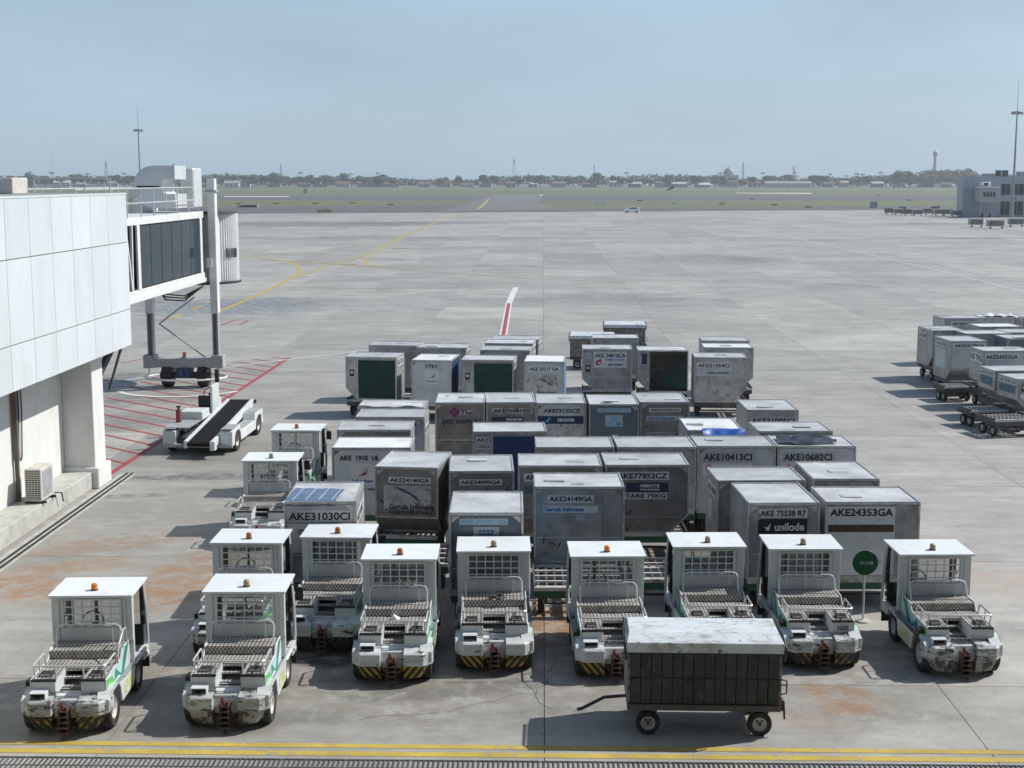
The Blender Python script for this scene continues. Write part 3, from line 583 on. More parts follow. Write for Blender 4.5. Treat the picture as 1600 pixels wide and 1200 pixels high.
    l.box(-.56,-.30,.10,.32,.70,.715); l.box(-.56,-.54,.10,.32,.60,.70); l.box(-.32,-.30,.10,.32,.60,.70); l.box(-.54,-.32,.26,.32,.60,.70)
    hl = l.build('headlamp', w, t, bevel=.004)
    MB().box(-.53,-.33,.18,.26,.62,.69).build('lens', bk, hl, bevel=.01)
    MB().box(-.71,-.60,.42,.60,.66,.80).build('side_lamp', bk, t, bevel=.01)
    # upper deck
    MB().box(-.575,.575,1.26,1.74,.985,1.0).build('upper_deck', W_['tread'], t)
    MB().box(-.565,.565,1.255,1.27,.865,.99).build('riser', W_['tread'], t)
    # rails
    q = MB(); z = 1.075
    def fil(pts, r=.05):
        out = [Vector(pts[0])]
        for i in range(1, len(pts)-1):
            p = Vector(pts[i]); a = (Vector(pts[i-1])-p).normalized()*r; b = (Vector(pts[i+1])-p).normalized()*r
            out += [p+a, p+(a+b)*.3, p+b]
        return out + [Vector(pts[-1])]
    q.tube(fil([(-.56,1.02,.86),(-.57,.98,z),(-.57,.36,z),(.57,.36,z),(.57,.98,z),(.56,1.02,.86)]), .0165, 7)
    for x, y in ((-.55,.40),(.55,.40),(-.22,.40),(.22,.40),(-.57,.70),(.57,.70)): q.cyl((x,y+.02,.855),(x,y-.03 if abs(x)<.56 else y,z),.013,6)
    q.build('deck_rail', W_['tube'], t, smooth=True)
    q = MB()
    q.tube(fil([(-.52,1.46,.99),(-.52,1.60,1.34),(.52,1.60,1.34),(.52,1.46,.99)], .09), .0165, 7)
    for x in (-.36, 0, .36): q.cyl((x,1.60,1.335),(x,1.66,1.0),.009,6)
    q.build('window_rail', W_['tube'], t, smooth=True)
    # cab
    c = MB(); y0, y1 = 1.745, 1.785
    c.box(-.67,.67,y0,y1,1.0,1.26); c.box(-.67,.67,y0,y1,1.72,1.80); c.box(-.67,-.46,y0,y1,1.26,1.72); c.box(.46,.67,y0,y1,1.26,1.72); c.box(-.60,.60,y0,y1,.58,1.0)
    cw = c.build('cab_wall', w, t, bevel=.004)
    gm = MB()
    for x in (-.48,.48): gm.box(x-.018,x+.018,y0-.022,y0-.004,1.22,1.745)
    for z_ in (1.225,1.74): gm.box(-.498,.498,y0-.026,y0-.008,z_-.012,z_+.012)
    for k in range(1,6): gm.box(-.48+.16*k-.010,-.48+.16*k+.010,y0-.020,y0-.008,1.23,1.735)
    for z_ in (1.355,1.48,1.61): gm.box(-.48,.48,y0-.024,y0-.012,z_-.010,z_+.010)
    for x in (-.555,.555): gm.box(x-.012,x+.012,y0-.018,y0+.002,1.0,1.74)
    gm.build('window_guard', w, cw)
    MB().box(-.46,.46,y0+.012,y0+.018,1.26,1.72).build('window_pane', W_['pane'], cw)
    for s in (-1, 1):
        MB().box(min(s*.60,s*.67), max(s*.60,s*.67), 1.787, 1.86, .60, 1.80).build('cab_pillar', w, t, bevel=.006)
        # door post and frame at the far end, bowed outwards a little
        d = MB(); yb = 2.66
        d.tube([(s*.65,2.58,1.80),(s*.68,2.62,1.30),(s*.68,2.70,.72),(s*.66,2.72,.42)], .035, 6)
        d.box(min(s*.60,s*.70), max(s*.60,s*.70), 2.44, 2.72, .42, .47)
        d.build('door_post', w, t)
        MB().tube([(s*.63,1.875,1.76),(s*.645,2.50,1.76),(s*.66,2.56,1.28),(s*.65,2.44,1.22)], .02, 6).build('door_seal', bk, t)
        MB().prism([(1.70,.60),(2.32,.60),(2.44,.56),(2.60,.44),(2.58,.41),(2.42,.53),(2.30,.575),(1.70,.575)], 'x', s*.52, s*.715).build('fender', w, t, bevel=.005)
        MB().box(min(s*.50,s*.70), max(s*.50,s*.70), 2.655, 2.675, .18, .42).build('mud_flap', bk, t)
    f = MB(); f.box(-.62,.62,2.62,2.66,.42,.98); f.box(-.66,.66,2.60,2.65,1.72,1.80); f.box(-.65,-.58,2.605,2.66,.98,1.72); f.box(.58,.65,2.605,2.66,.98,1.72); f.box(-.20,-.15,2.605,2.66,.98,1.72)
    fw = f.build('windscreen_frame', W_['blackmat'], t)
    MB().box(-.58,.58,2.63,2.636,.98,1.72).build('windscreen_pane', W_['pane'], fw)
    MB().box(-.60,.60,1.80,2.60,.585,.61).build('cab_floor', W_['blackmat'], t)
    s_ = MB().box(-.28,.26,1.88,2.22,.61,.86); s_.box(-.26,.24,1.84,1.93,.86,1.12)
    s_.build('seat', bk, t, bevel=.03)
    d = MB().box(-.50,.40,2.46,2.618,.78,.99).build('dashboard', W_['blackmat'], t, bevel=.02)
    sw = MB().tube([(-.16+.19*math.cos(2*math.pi*k/16), 2.33+.05*math.sin(2*math.pi*k/16), 1.14+.18*math.sin(2*math.pi*k/16)) for k in range(16)], .014, 6, closed=True)
    sw.beam((-.16,2.33,1.14),(-.16,2.50,.95),.04); sw.beam((-.34,2.33,1.14),(.02,2.33,1.14),.025,.015)
    sw.build('steering_wheel', bk, t, smooth=True)
    # roof and beacon
    rf = MB()
    rf.grid(lambda a, b: (-.70+1.40*a, 1.66+1.06*b, 1.832+.012*math.sin(math.pi*a)*math.sin(math.pi*b)), 6, 5)
    n = len(rf.v); rf.box(-.70,.70,1.66,2.72,1.795,1.829)
    r_ = rf.build('cab_roof', W_['roof_tug'], t)
    bc = MB().lathe([(.062,1.838),(.062,1.858)], (.0,1.95,0), 'z', 14).build('beacon_base', bk, r_, smooth=True)
    MB().lathe([(.052,1.858),(.055,1.90),(.050,1.945),(.030,1.962),(.0005,1.964)], (.0,1.95,0), 'z', 14).build('beacon', W_['orange'], r_, smooth=True)
    for x, y, ry in ((-.60,.46,0),(.60,.46,0)): wheel(t, (x*.985, y, .33), WT)
    for x in (-.60,.60): wheel(t, (x*.985, 2.02, .29), WT2)
    return t
W_['roof_tug'] = M('sunlit_tug_roof_paint', (.70,.745,.76), .45, var=.04, mottle=.05, mscale=1.2, dirt=(.42,.42,.40), dscale=2.4, dlo=.52, dhi=.76, damt=.55, scuff=(.16,.14,.12), sscale=11, slo=.67, shi=.70)  # roof white kept lighter than the body: sunlight from above put into the colour
proto = make_tug(); PT = tree(proto)
BE = {}
def beacon_mesh(key):
    if key not in BE:
        b = [o for o in bpy.data.objects if o.name == 'beacon'][0]
        me = b.data.copy(); me.materials[0] = W_[key]; BE[key] = me
    return BE[key]
def skirt_plain(nm='hazard_skirt', mt='skirt_plain'):
    b = [o for o in bpy.data.objects if o.name.startswith(nm)]
    out = []
    for o in b[:3]:
        me = o.data.copy(); me.materials[0] = W_[mt]; out.append(me)
    return out
PLAIN = skirt_plain(); WORN = skirt_plain(mt='stripe_worn'); HEAVY = skirt_plain('bumper', 'bumper_heavy')
TUGS = [ # roof front corners in the photograph, beacon, stripes, label, extra yaw
 ((80,932),(200,930),'orange',2,'white baggage tug at the far left with bright orange beacon and a side grab rail',0),
 ((320,925),(440,925),'faded',0,'white baggage tug with scuffed black bumper and stained roof, second from the left in front',0),
 ((330,848),(438,849),'beaconred',2,'white baggage tug mostly hidden behind the scuffed tug with the stained roof',0),
 ((470,838.5),(578,841),'beaconred',2,'white baggage tug parked in front of the container marked AKE31030CI',0),
 ((568,874),(678,874),'beaconred',1,'white baggage tug with yellow and black stripes and a crumpled paper on its deck',0),
 ((717,862),(826,861),'faded',1,'white baggage tug with a coil of black cable lying on its deck',0),
 ((895,870),(1006,869),'orange',1,'white baggage tug partly covered by the left end of the covered luggage cart',0),
 ((1055,855),(1164,854),'faded',1,'white baggage tug whose lower half is hidden by the covered luggage cart',0),
 ((1205,858),(1315,858),'faded',2,'white baggage tug lettered GSS beside the green round sign',0),
 ((1408,867),(1522,866),'faded',0,'white baggage tug at the far right of the row with a PLATFORM plate',0),
 ((374,720),(467,720),'faded',0,'white baggage tug standing left of the container with the faded blue tarp',0),
 ((425,672),(496,673),'beaconred',1,'rearmost white baggage tug left of the container marked AKE 1910 UL',0)]
TUG = []
for i, (a, b, bc, stp, lab, dy) in enumerate(TUGS):
    A, B = gp(*a, 1.83), gp(*b, 1.83); m = (A+B)/2
    yaw = max(-R(4), min(R(4), math.atan2(B.y-A.y, B.x-A.x)))*.5 + R(dy)
    sw = {'beacon': beacon_mesh(bc)}
    t = copy_tree(PT, None, skip=(), swap=sw)
    t.location = (m.x + 1.66*1.08*math.sin(yaw), m.y - 1.66*1.08*math.cos(yaw), 0); t.rotation_euler = (0, 0, yaw); t.scale = (1.03, 1.08, 1.0)
    for o in col.objects:
        if o.parent == t and o.name.startswith('wheel'): o.scale = (1, 1/1.05, 1)
    sk = [o for o in col.objects if o.parent == t and o.name.startswith('hazard_skirt')]
    if stp != 1:
        for k, s in enumerate(sk): s.data = (PLAIN if stp == 0 else WORN)[k]
    if i in (0, 1, 2, 8, 9):
        for k, s in enumerate([o for o in col.objects if o.parent == t and o.name.startswith('bumper')]): s.data = HEAVY[k]
    tag(t, lab, 'tug', 'white baggage tugs'); TUG.append(t)
def purge(t):
    for c in t[1]: purge(c)
    bpy.data.objects.remove(t[0])
purge(PT)
for t in (TUG[1], TUG[3], TUG[10], TUG[11]):
    MB().tube([(.67,2.50,1.70),(.78,2.48,1.70),(.80,2.46,1.66)], .012, 5).box(.74,.88,2.44,2.47,1.42,1.66).build('side_mirror', W_['black'], t)
# things that single tugs carry
FR = (Vector((0,0,0)), Vector((1,0,0)), Vector((0,-1,0)))
o = letter(TUG[8], FR, .39, .73, .20, .085, 'GSS', W_['ink'], off=-.292)
for t in (TUG[9], TUG[6]):
    p = plate(t, FR, 0, .64, .385, .09, W_['plate'], off=-.27, name='number_plate'); letter(p, FR, 0, .64, .34, .06, 'PLATFORM', W_['ink'], off=-.266)
q = MB().tube([(.60,1.62,1.02),(.60,1.56,1.30),(.60,1.40,1.32),(.60,1.08,1.16),(.60,1.0,.88)], .014, 7); q.cyl((.60,1.35,1.0),(.60,1.35,1.30),.013,6)
q.build('grab_rail', W_['tube'], TUG[0], smooth=True)
pp = [TUG[5].matrix_basis @ Vector((.03+.17*math.cos(k*.55)*(1-.02*k), 1.30+.05*math.sin(k*1.1)+.055*math.sin(k*.55), 1.018+.02*(k%3)+.012*math.sin(k))) for k in range(26)]
tag(MB().tube(pp, .013, 5).build('cable_coil', W_['black'], smooth=True), 'coil of black cable on the deck of a baggage tug', 'cable')
base = TUG[4].matrix_basis
cr = [(-.13,1.06,.872),(.02,1.0,.874),(-.06,1.10,.96),(.07,1.12,.878),(-.10,1.2,.873)]
tag(MB().add([base @ Vector(p) for p in cr], [(0,1,2),(1,3,2),(2,3,4),(0,2,4)]).build('crumpled_paper', W_['inkwhite'], recalc=False), 'crumpled white paper on the tread deck of a tug', 'paper')

# ------------------------------------------------------------------ cargo dollies and air cargo containers
DZ = .64; CH = 1.62; TOP = DZ + CH
WD = wheel_mesh(.20, .13, .11)
DOLLY = {}
def dolly_parts(W, D, paint):
    key = (W, D, paint)
    if key in DOLLY: return DOLLY[key]
    dark = W_['steel']; wh = W_['dolly_white']; out = []
    f = MB()
    for x in (-W/2+.06, W/2-.06): f.box(x-.05, x+.05, .06, D-.06, .44, .56)
    for y in (.10, D-.10): f.box(-W/2+.11, W/2-.11, y-.04, y+.04, .44, .54)
    f.box(-.06, .06, .14, D-.14, .42, .52)
    out.append(('frame', f.mesh('frame', dark), None))
    b = MB().box(-W/2+.03, W/2-.03, .015, .055, .40, .555); out.append(('end_beam', b.mesh('end_beam', W_[paint]), None))
    b = MB().box(-W/2+.01, W/2-.01, -.01, .05, .56, .635); out.append(('end_lip', b.mesh('end_lip', wh), None))
    n = 5
    for k in range(n):
        y = .18 + (D-.30)*k/(n-1)
        r = MB().box(-W/2+.02, W/2-.02, y-.035, y+.035, .56, .612)
        out.append(('deck_rail', r.mesh('deck_rail', wh), None))
        if k < n-1:
            q = MB(); yy = y + (D-.30)/(n-1)/2
            for i in range(11):
                x = -W/2+.10 + (W-.20)*i/10
                q.cyl((x, yy-.12, .595), (x, yy+.12, .595), .028, 6)
            out.append(('roller_row', q.mesh('roller_row', W_['roller'], smooth=True), None))
    for s in (-1, 1):
        b = MB().box(s*(W/2-.022)-.020, s*(W/2-.022)+.020, .05, D-.05, .58, .68); out.append(('side_guide', b.mesh('side_guide', dark), None))
    a = MB()
    for y in (.36, D-.36): a.cyl((-W/2+.2, y, .20), (W/2-.2, y, .20), .03, 8); a.box(-W/2+.22, -W/2+.30, y-.05, y+.05, .20, .45); a.box(W/2-.30, W/2-.22, y-.05, y+.05, .20, .45)
    out.append(('axle', a.mesh('axle', dark), None))
    for x in (-W/2+.16, W/2-.16):
        for y in (.36, D-.36): out.append(('wheel', None, (x, y, .20)))
    DOLLY[key] = out; return out
def dolly(loc, yaw, W, D, label, paint='dolly_green', group='roller dollies'):
    e = empty('cargo_dolly', loc, yaw)
    for nm, me, l in dolly_parts(W, D, paint):
        if me is None: wheel(e, l, WD)
        else: link(nm, me, e)
    tag(e, label, 'dolly', group); return e

def clip(poly, x, keep_left):
    out = []
    for i in range(len(poly)):
        a, b = poly[i], poly[(i+1) % len(poly)]; ia = (a[0] <= x) == keep_left; ib = (b[0] <= x) == keep_left
        if ia: out.append(a)
        if ia != ib: t = (x-a[0])/(b[0]-a[0]); out.append((x, a[1]+t*(b[1]-a[1])))
    return out
def inset(poly, d):
    cx = sum(p[0] for p in poly)/len(poly); cz = sum(p[1] for p in poly)/len(poly)
    xs = [p[0] for p in poly]; zs = [p[1] for p in poly]; kx = 1-2*d/(max(xs)-min(xs)); kz = 1-2*d/(max(zs)-min(zs))
    mx_, mz = (max(xs)+min(xs))/2, (max(zs)+min(zs))/2
    return [(mx_+(x-mx_)*kx, mz+(z-mz)*kz) for x, z in poly]
ULDS = []
def uld(code, label, fl, fr, kind='wide', cut='R', front='alu', side='alu', roof='roof', split=.78, yaw=None, curtain=None, curtain_side=None, decor=None, shift=(0,0), paint='dolly_green', on_dolly=True, cargo=None, loc=None, group='cargo containers on dollies', dlabel=None, ch=CH):
    W, D = (1.96, 1.48) if kind == 'wide' else (1.48, 1.96)
    if loc is None:
        A, B = gp(*fl, DZ+ch), gp(*fr, DZ+ch); m = (A+B)/2
        if yaw is None: yaw = max(-3.5, min(3.5, math.degrees(math.atan2(B.y-A.y, B.x-A.x)))) * .5
        x, y = m.x + shift[0], m.y + shift[1]
    else: x, y = loc
    e = empty('cargo_container', (x, y, DZ), R(yaw)); H = ch; c_ = .44
    if kind == 'wide':
        p = [(-W/2,0),(W/2,0),(W/2,H),(-W/2,H)]
        if cut == 'R': p = [(-W/2,0),(W/2-c_,0),(W/2,c_),(W/2,H),(-W/2,H)]
        if cut == 'L': p = [(-W/2+c_,0),(W/2,0),(W/2,H),(-W/2,H),(-W/2,c_)]
        ax, a0, a1 = 'y', 0, D; T = lambda q, t: Vector((q[0], t, q[1]))
    else:
        p = [(0,0),(D,0),(D,H),(0,H)]
        if cut == 'F': p = [(c_,0),(D,0),(D,H),(0,H),(0,c_)]
        if cut == 'B': p = [(0,0),(D-c_,0),(D,c_),(D,H),(0,H)]
        ax, a0, a1 = 'x', -W/2, W/2; T = lambda q, t: Vector((t, q[0], q[1]))
    opened = cargo == 'open'
    if not opened:
        MB().prism(inset(p, .012), ax, a0+.012, a1-.012).build('shell', W_[side], e)
    else:
        pi = inset(p, .012); n = len(pi); s = MB()
        vs = [T(q, a0+.02) for q in pi] + [T(q, a1-.012) for q in pi]
        s.add(vs, [tuple(range(n, 2*n))] + [(i, (i+1)%n, (i+1)%n+n, i+n) for i in range(n)]); s.build('shell', W_['aludark'], e, recalc=False)
    er = MB(); n = len(p); r = .042
    pp = inset(p, .012)
    for i in range(n):
        q, q2 = pp[i], pp[(i+1) % n]
        for t in (a0+.012, a1-.012): er.beam(T(q, t), T(q2, t), r, r)
        er.beam(T(q, a0), T(q, a1), r, r)
    er.build('edge_rail', W_['frame'], e)
    fp = [(-W/2,0),(W/2,0),(W/2,H),(-W/2,H)] if kind != 'wide' else p
    if kind != 'wide' and cut == 'F': fp = [(-W/2,c_),(W/2,c_),(W/2,H),(-W/2,H)]
    fi = inset(fp, .045)
    if curtain is None and not opened:
        xs = -W/2 + W*split
        for k, q in enumerate((clip(fi, xs-.004, True), clip(fi, xs+.004, False)) if split < 1 else (fi,)):
            if len(q) > 2: MB().prism(q, 'y', -.004, .010).build('front_panel', W_[front], e)
    elif curtain is not None:
        xs = -W/2 + W*split if split < 1 else W/2
        if split > 0:
            q = clip(fi, -W/2 + W*split, True); MB().prism(q, 'y', -.004, .010).build('front_panel', W_[front], e)
        x0, x1 = -W/2 + W*split + .01, W/2 - .045
        cz0 = .06
        MB().grid(lambda u, v: (x0+(x1-x0)*u, -.006+.010*math.sin(u*9)*math.sin(v*3.1), cz0+(H-.11-cz0)*v), 14, 6).build('curtain', W_[curtain], e, smooth=True, recalc=False)
        MB().box(x0-.03, x0, -.022, .01, .05, H-.04).box(x1, x1+.03, -.022, .01, .05, H-.04).build('curtain_track', W_['frame'], e)
    for sd in ('L', 'R'):
        f = face_frame(sd, W, D); zb = .05
        if kind == 'wide' and cut == sd: zb = c_ + .03
        o_, axv, outv = f
        if kind == 'wide':
            cs = [(-D/2+.05, zb), (D/2-.05, zb), (D/2-.05, H-.05), (-D/2+.05, H-.05)]
            pc = [o_ + axv*a + Vector((0,0,b)) for a, b in cs]
        else:
            pi = inset(p, .05); pc = [Vector((o_.x, a, b)) for a, b in pi]
            if sd == 'L': pc = pc[::-1]
        mt = W_[curtain_side] if curtain_side and sd in 'LR' else W_[side]
        k = len(pc); MB().add([q - outv*.014 for q in pc] + [q + outv*.003 for q in pc], [tuple(range(k, 2*k))] + [(i, (i+1)%k, (i+1)%k+k, i+k) for i in range(k)]).build('side_curtain' if curtain_side else 'side_panel', mt, e)
    rs = rnd.random()*10
    MB().grid(lambda u, v: (-W/2+.03+(W-.06)*u, .03+(D-.06)*v, H+.004+(.016*math.sin(3.1*u+rs)*math.sin(2.7*v+rs*2) + .007*math.sin(9*u+rs*3)*math.sin(8*v+rs))*min(1, 6*u, 6*v, 6*(1-u), 6*(1-v)))
              , 12, 10).build('roof_panel', W_[roof], e, smooth=True, recalc=False)
    rim = MB()
    rim.beam((-W/2+.01, .012, H+.01), (W/2-.01, .012, H+.01), .03, .03); rim.beam((-W/2+.01, D-.012, H+.01), (W/2-.01, D-.012, H+.01), .03, .03)
    for s in (-1, 1): rim.beam((s*(W/2-.012), .03, H+.01), (s*(W/2-.012), D-.03, H+.01), .03, .03)
    rim.build('roof_rim', W_['frame'], e)
    rv = MB()
    for k in range(14):
        for zz in (H-.075, ):
            x_ = -W/2+.08+(W-.16)*k/13; rv.cyl((x_, -.010, zz), (x_, .0, zz), .009, 5)
    rv.build('rivets', W_['frame'], e)
    if cut != 'F' and not opened:
        MB().box(-W/2+ (c_ if cut == 'L' else 0)+.02, W/2-(c_ if (cut == 'R' and kind == 'wide') else 0)-.02, -.016, .0, .0, .055).build('base_lip', W_['frame'], e)
    if not opened and curtain is None:
        zt_ = H-.05; g_ = .17
        for sx in (-1, 1):
            x_ = sx*(W/2-.05)
            MB().prism([(x_, zt_), (x_ - sx*g_, zt_), (x_, zt_-g_*.8)], 'y', -.0065, .0).build('corner_gusset', W_['frame' if rnd.random() < .5 else 'aludark'], e)
        if rnd.random() < .55:
            zz = rnd.uniform(.38, .62); x0_, x1_ = -W/2+.06, W/2-.06
            if kind == 'wide' and cut == 'L': x0_ += .12
            if kind == 'wide' and cut == 'R': x1_ -= .12
            if cut == 'F': zz += .12
            MB().box(x0_, x1_, -.009, -.002, zz-.012, zz+.012).build('seam_strip', W_['frame'], e)
    if rnd.random() < .7:
        x_ = rnd.uniform(-.3, .3)*W; y_ = rnd.uniform(.3, .7)*D
        MB().box(x_-.22, x_+.22, y_-.12, y_+.12, H+.0, H+.026).build('roof_patch', W_['roof'], e)
    tag(e, label, 'container', group)
    e['code'] = code
    if decor: decor(e, W, D, H)
    if on_dolly: dolly((x, y, 0), R(yaw), W, D, dlabel or ('roller dolly under the ' + label[:1].lower() + ' '.join(label.split()[:9])[1:]), paint)
    ULDS.append((e, W, D)); return e

def code_plate(s, x, z, w, h, pl='plate', ink='ink', side='F', bold=.035):
    def f(e, W, D, H):
        fr = face_frame(side, W, D); p = plate(e, fr, x, z, w, h, W_[pl], off=.010); letter(p, fr, x, z, w*.94, h*.68, s, W_[ink], off=.0125, bold=bold)
    return f
def bare_text(s, x, z, w, h, ink='ink', side='F', bold=.035):
    def f(e, W, D, H): letter(e, face_frame(side, W, D), x, z, w, h, s, W_[ink], off=.012, bold=bold)
    return f
def panel(x, z, w, h, mat, side='F', off=.010, name='label_plate'):
    def f(e, W, D, H): plate(e, face_frame(side, W, D), x, z, w, h, W_[mat], off=off, name=name)
    return f
def logo(polys, mat, side='F', off=.0135):
    def f(e, W, D, H): shape(e, face_frame(side, W, D), polys, W_[mat], off)
    return f
def multi(*fs):
    def f(e, W, D, H):
        for g in fs: g(e, W, D, H)
    return f
def wing(x, z, k=1.0):   # striped wing mark
    return multi(*[logo([swoosh(x-.26*k+.05*i, z+.14*k-.035*i, x+.16*k+.03*i, z-.10*k-.012*i, .035*k, .055*k)], ('inknavy', 'inkblue', 'inkteal', 'inkteal')[i]) for i in range(4)])
def plume(x, z, k=1.0, m2='inkpurple'):  # rising plume mark
    return multi(logo([[(x-.13*k,z-.10*k),(x-.02*k,z-.05*k),(x+.05*k,z+.05*k),(x+.12*k,z+.12*k),(x+.04*k,z+.01*k),(x,z-.08*k)]], 'inkred'), logo([[(x-.06*k,z-.09*k),(x+.04*k,z-.03*k),(x+.10*k,z+.03*k),(x+.05*k,z-.07*k)], [(x-.10*k,z-.02*k),(x-.0*k,z+.04*k),(x+.05*k,z+.11*k),(x-.03*k,z+.02*k)]], m2))
def blossom(x, z, r): return multi(logo([circ(x+r*math.cos(a*1.2566+.3), z+r*math.sin(a*1.2566+.3), r*.62, 8) for a in range(5)], 'inkpink'))
def scratches(n, seed, W=1.4, z0=.2, z1=1.0):
    rr = random.Random(seed)
    def f(e, W_x, D, H):
        ps = []
        for _ in range(n):
            x, z = rr.uniform(-W_x*.42, W_x*.42), rr.uniform(z0, z1); a = rr.uniform(0, 3.1); l = rr.uniform(.05, .16); t = rr.uniform(.008, .02)
            dx, dz = math.cos(a)*l, math.sin(a)*l; ps.append([(x-dx, z-dz), (x-dz*t/l*1.5, z+dx*t/l*1.5), (x+dx, z+dz), (x+dz*t/l, z-dx*t/l)])
        shape(e, face_frame('F', W_x, D), ps, W_['rust'], .0065, 'scratch_marks')
    return f
def door_fitting(x, z):
    return multi(panel(x, z, .17, .26, 'inkblack', name='latch_recess'), panel(x, z+.02, .09, .10, 'plate', off=.016, name='latch'))

# ---- main group, front to back
uld('24149', 'Grey metal container marked AKE24149GA standing alone behind the tugs in the middle', (833.5,762), (977.4,762), 'wide', None, split=.76, decor=multi(code_plate('AKE24149GA', -.19, 1.37, 1.0, .17), panel(-.19, 1.14, 1.2, .16, 'plate'), bare_text('Garuda Indonesia', -.33, 1.14, .86, .10, 'inkblue'), panel(.02, .96, .21, .14, 'plategrey'), scratches(6, 3, z0=.15, z1=.5)))
uld('97467', 'Slate blue container marked AKE 97467 KL with a crown emblem and bright blue side', (702,805), (817,805), 'narrow', 'B', front='slate', side='slate', split=1, shift=(0,.12), curtain_side='canvas_lblue', decor=multi(code_plate('AKE  97467   KL', -.05, 1.46, .98, .13, 'plategrey', 'inksky'), panel(0, 1.18, .52, .34, 'plategrey'), logo([circ(-.12+.08*i, 1.27, .032, 7) for i in range(4)] + [[(-.16,1.22),(.16,1.22),(.13,1.18),(-.13,1.18)]], 'inkblue'), bare_text('KLM', 0, 1.10, .34, .10, 'inkblue')))
uld('24090', 'Grimy container marked AKE24090GA beside the tilted dark container', (702,738), (803,737), 'narrow', 'B', front='aludark', split=1, decor=multi(code_plate('AKE24090GA', -.02, 1.38, .98, .14), panel(0, 1.12, 1.08, .16, 'plategrey'), bare_text('Garuda Indonesia', 0, 1.12, .8, .09, 'inkblue'), scratches(9, 5, z0=.9, z1=1.3)))
uld('c4', 'Grey container whose code is hidden behind the container marked AKE24149GA', (809,729), (942,729), 'wide', None, front='aludark', split=.8, decor=multi(code_plate('AKE24107GA', -.30, 1.36, 1.1, .20), panel(-.3, 1.07, 1.1, .20, 'inkteal')))
uld('77852', 'Stained container marked AKE77852CZ with slanted lower right corner and dark blue label', (944,728), (1079.5,727.5), 'wide', 'R', front='aludark', split=1, decor=multi(code_plate('AKE77852CZ', -.12, 1.38, 1.26, .20), panel(-.0, 1.10, .98, .23, 'inknavy'), bare_text('中国南方航空', .06, 1.14, .46, .09, 'inkwhite'), bare_text('CHINA SOUTHERN', .06, 1.05, .46, .05, 'inkwhite'), code_plate('TARE 75KG', -.04, .90, 1.02, .16), scratches(5, 8, z0=.1, z1=.5)))
uld('c6', 'Grey container with bare roof behind the container with the hidden code', (834,700), (963,700), 'wide', None, split=.8)
uld('c7', 'Grey container with bare roof behind the container marked AKE77852CZ', (965,700), (1088,699.5), 'wide', None, split=.8)
uld('31785', 'Container marked AKE 31785CA with a navy blue curtain front', (738,676), (855,675), 'wide', None, split=.27, curtain='canvas_blue', decor=multi(code_plate('AKE', -.73, 1.42, .34, .15), code_plate('31785CA', -.73, 1.24, .42, .15), panel(-.72, .98, .22, .22, 'plategrey')))
uld('92070', 'Dingy container marked AKE 92070 TG with a purple emblem', (680,630), (757,630), 'narrow', 'B', front='aludark', roof='roof', split=1, decor=multi(logo([circ(-.16+.09*math.cos(a), 1.34+.09*math.sin(a), .07, 8) for a in (0,1.57,3.14,4.7)] , 'inkpurple'), panel(.21, 1.34, .46, .15, 'platedirty'), bare_text('Thai', .22, 1.34, .42, .14, 'inkpurple'), bare_text('AKE 92070 TG', .05, 1.06, 1.20, .13), scratches(10, 21, z0=.3, z1=1.0)))
uld('76681', 'Dark container marked AKE76681CZ next to the one with the purple emblem', (758.7,630), (838,629), 'narrow', 'B', front='aludark', roof='roof', split=1, decor=multi(code_plate('AKE76681CZ', .04, 1.38, 1.22, .17, 'platedirty'), panel(-.1, 1.12, .98, .15, 'inknavy'), bare_text('CHINA SOUTHERN', .1, 1.12, .5, .07, 'inkwhite')))
uld('73122', 'Container marked AKE 73122 CZ with a dark blue band and scraped paint', (839,631), (915,631), 'narrow', 'B', front='aluwhite', roof='roof', split=1, decor=multi(bare_text('AKE73122CZ', .02, 1.41, 1.10, .12), panel(-.02, 1.13, 1.38, .24, 'inknavy'), bare_text('CHINA SOUTHERN', .14, 1.13, .5, .10, 'inkwhite'), logo([[(-.5,1.06),(-.36,1.2),(-.3,1.2),(-.4,1.06)]], 'inksky'), panel(0, .5, 1.36, .86, 'platedirty'), scratches(18, 33, z0=.4, z1=.98)))
uld('95600', 'Slate blue container marked AKE 95600 KL with light blue airline plate', (921,632.7), (998.5,632.7), 'narrow', 'B', front='slate', side='slate', roof='roof', split=1, decor=multi(code_plate('AKE  95600  KL', 0, 1.46, 1.0, .13, 'plategrey', 'inksky'), panel(0, 1.14, .52, .34, 'plategrey'), logo([[(-.13,1.22),(.13,1.22),(.09,1.16),(-.09,1.16)]] + [circ(-.09+.09*i, 1.255, .03, 7) for i in range(3)], 'inksky'), bare_text('KLM', 0, 1.06, .44, .14, 'inksky'), panel(.02, .64, .17, .16, 'plate')))
uld('24342', 'Container marked AKE24342GA lettered NON FORKLIFTABLE', (1000,629.6), (1078,629), 'narrow', 'B', front='aludark', roof='roof', split=1, decor=multi(code_plate('AKE24342GA', .0, 1.40, .96, .13), panel(0, 1.15, 1.12, .15, 'plategrey'), bare_text('Garuda Indonesia', -.1, 1.15, .8, .09, 'inkblue'), code_plate('NON FORKLIFTABLE', 0, .66, 1.1, .11, 'platedirty'), scratches(8, 44, z0=.85, z1=1.3)))
uld('1910', 'Pale container marked AKE 1910 UL with red plume emblem and white roof', (515.6,702), (637,702), 'wide', 'L', front='aluwhite', roof='roofwhite', split=1, shift=(.05,.1), decor=multi(bare_text('AKE  1910  UL', -.30, 1.38, 1.0, .13), panel(-.22, .96, .60, .56, 'plate'), plume(-.20, 1.04, 1.25), bare_text('SriLankan', -.24, .80, .54, .09, 'inkblue'), bare_text('Cargo only', -.2, .58, .8, .09)))
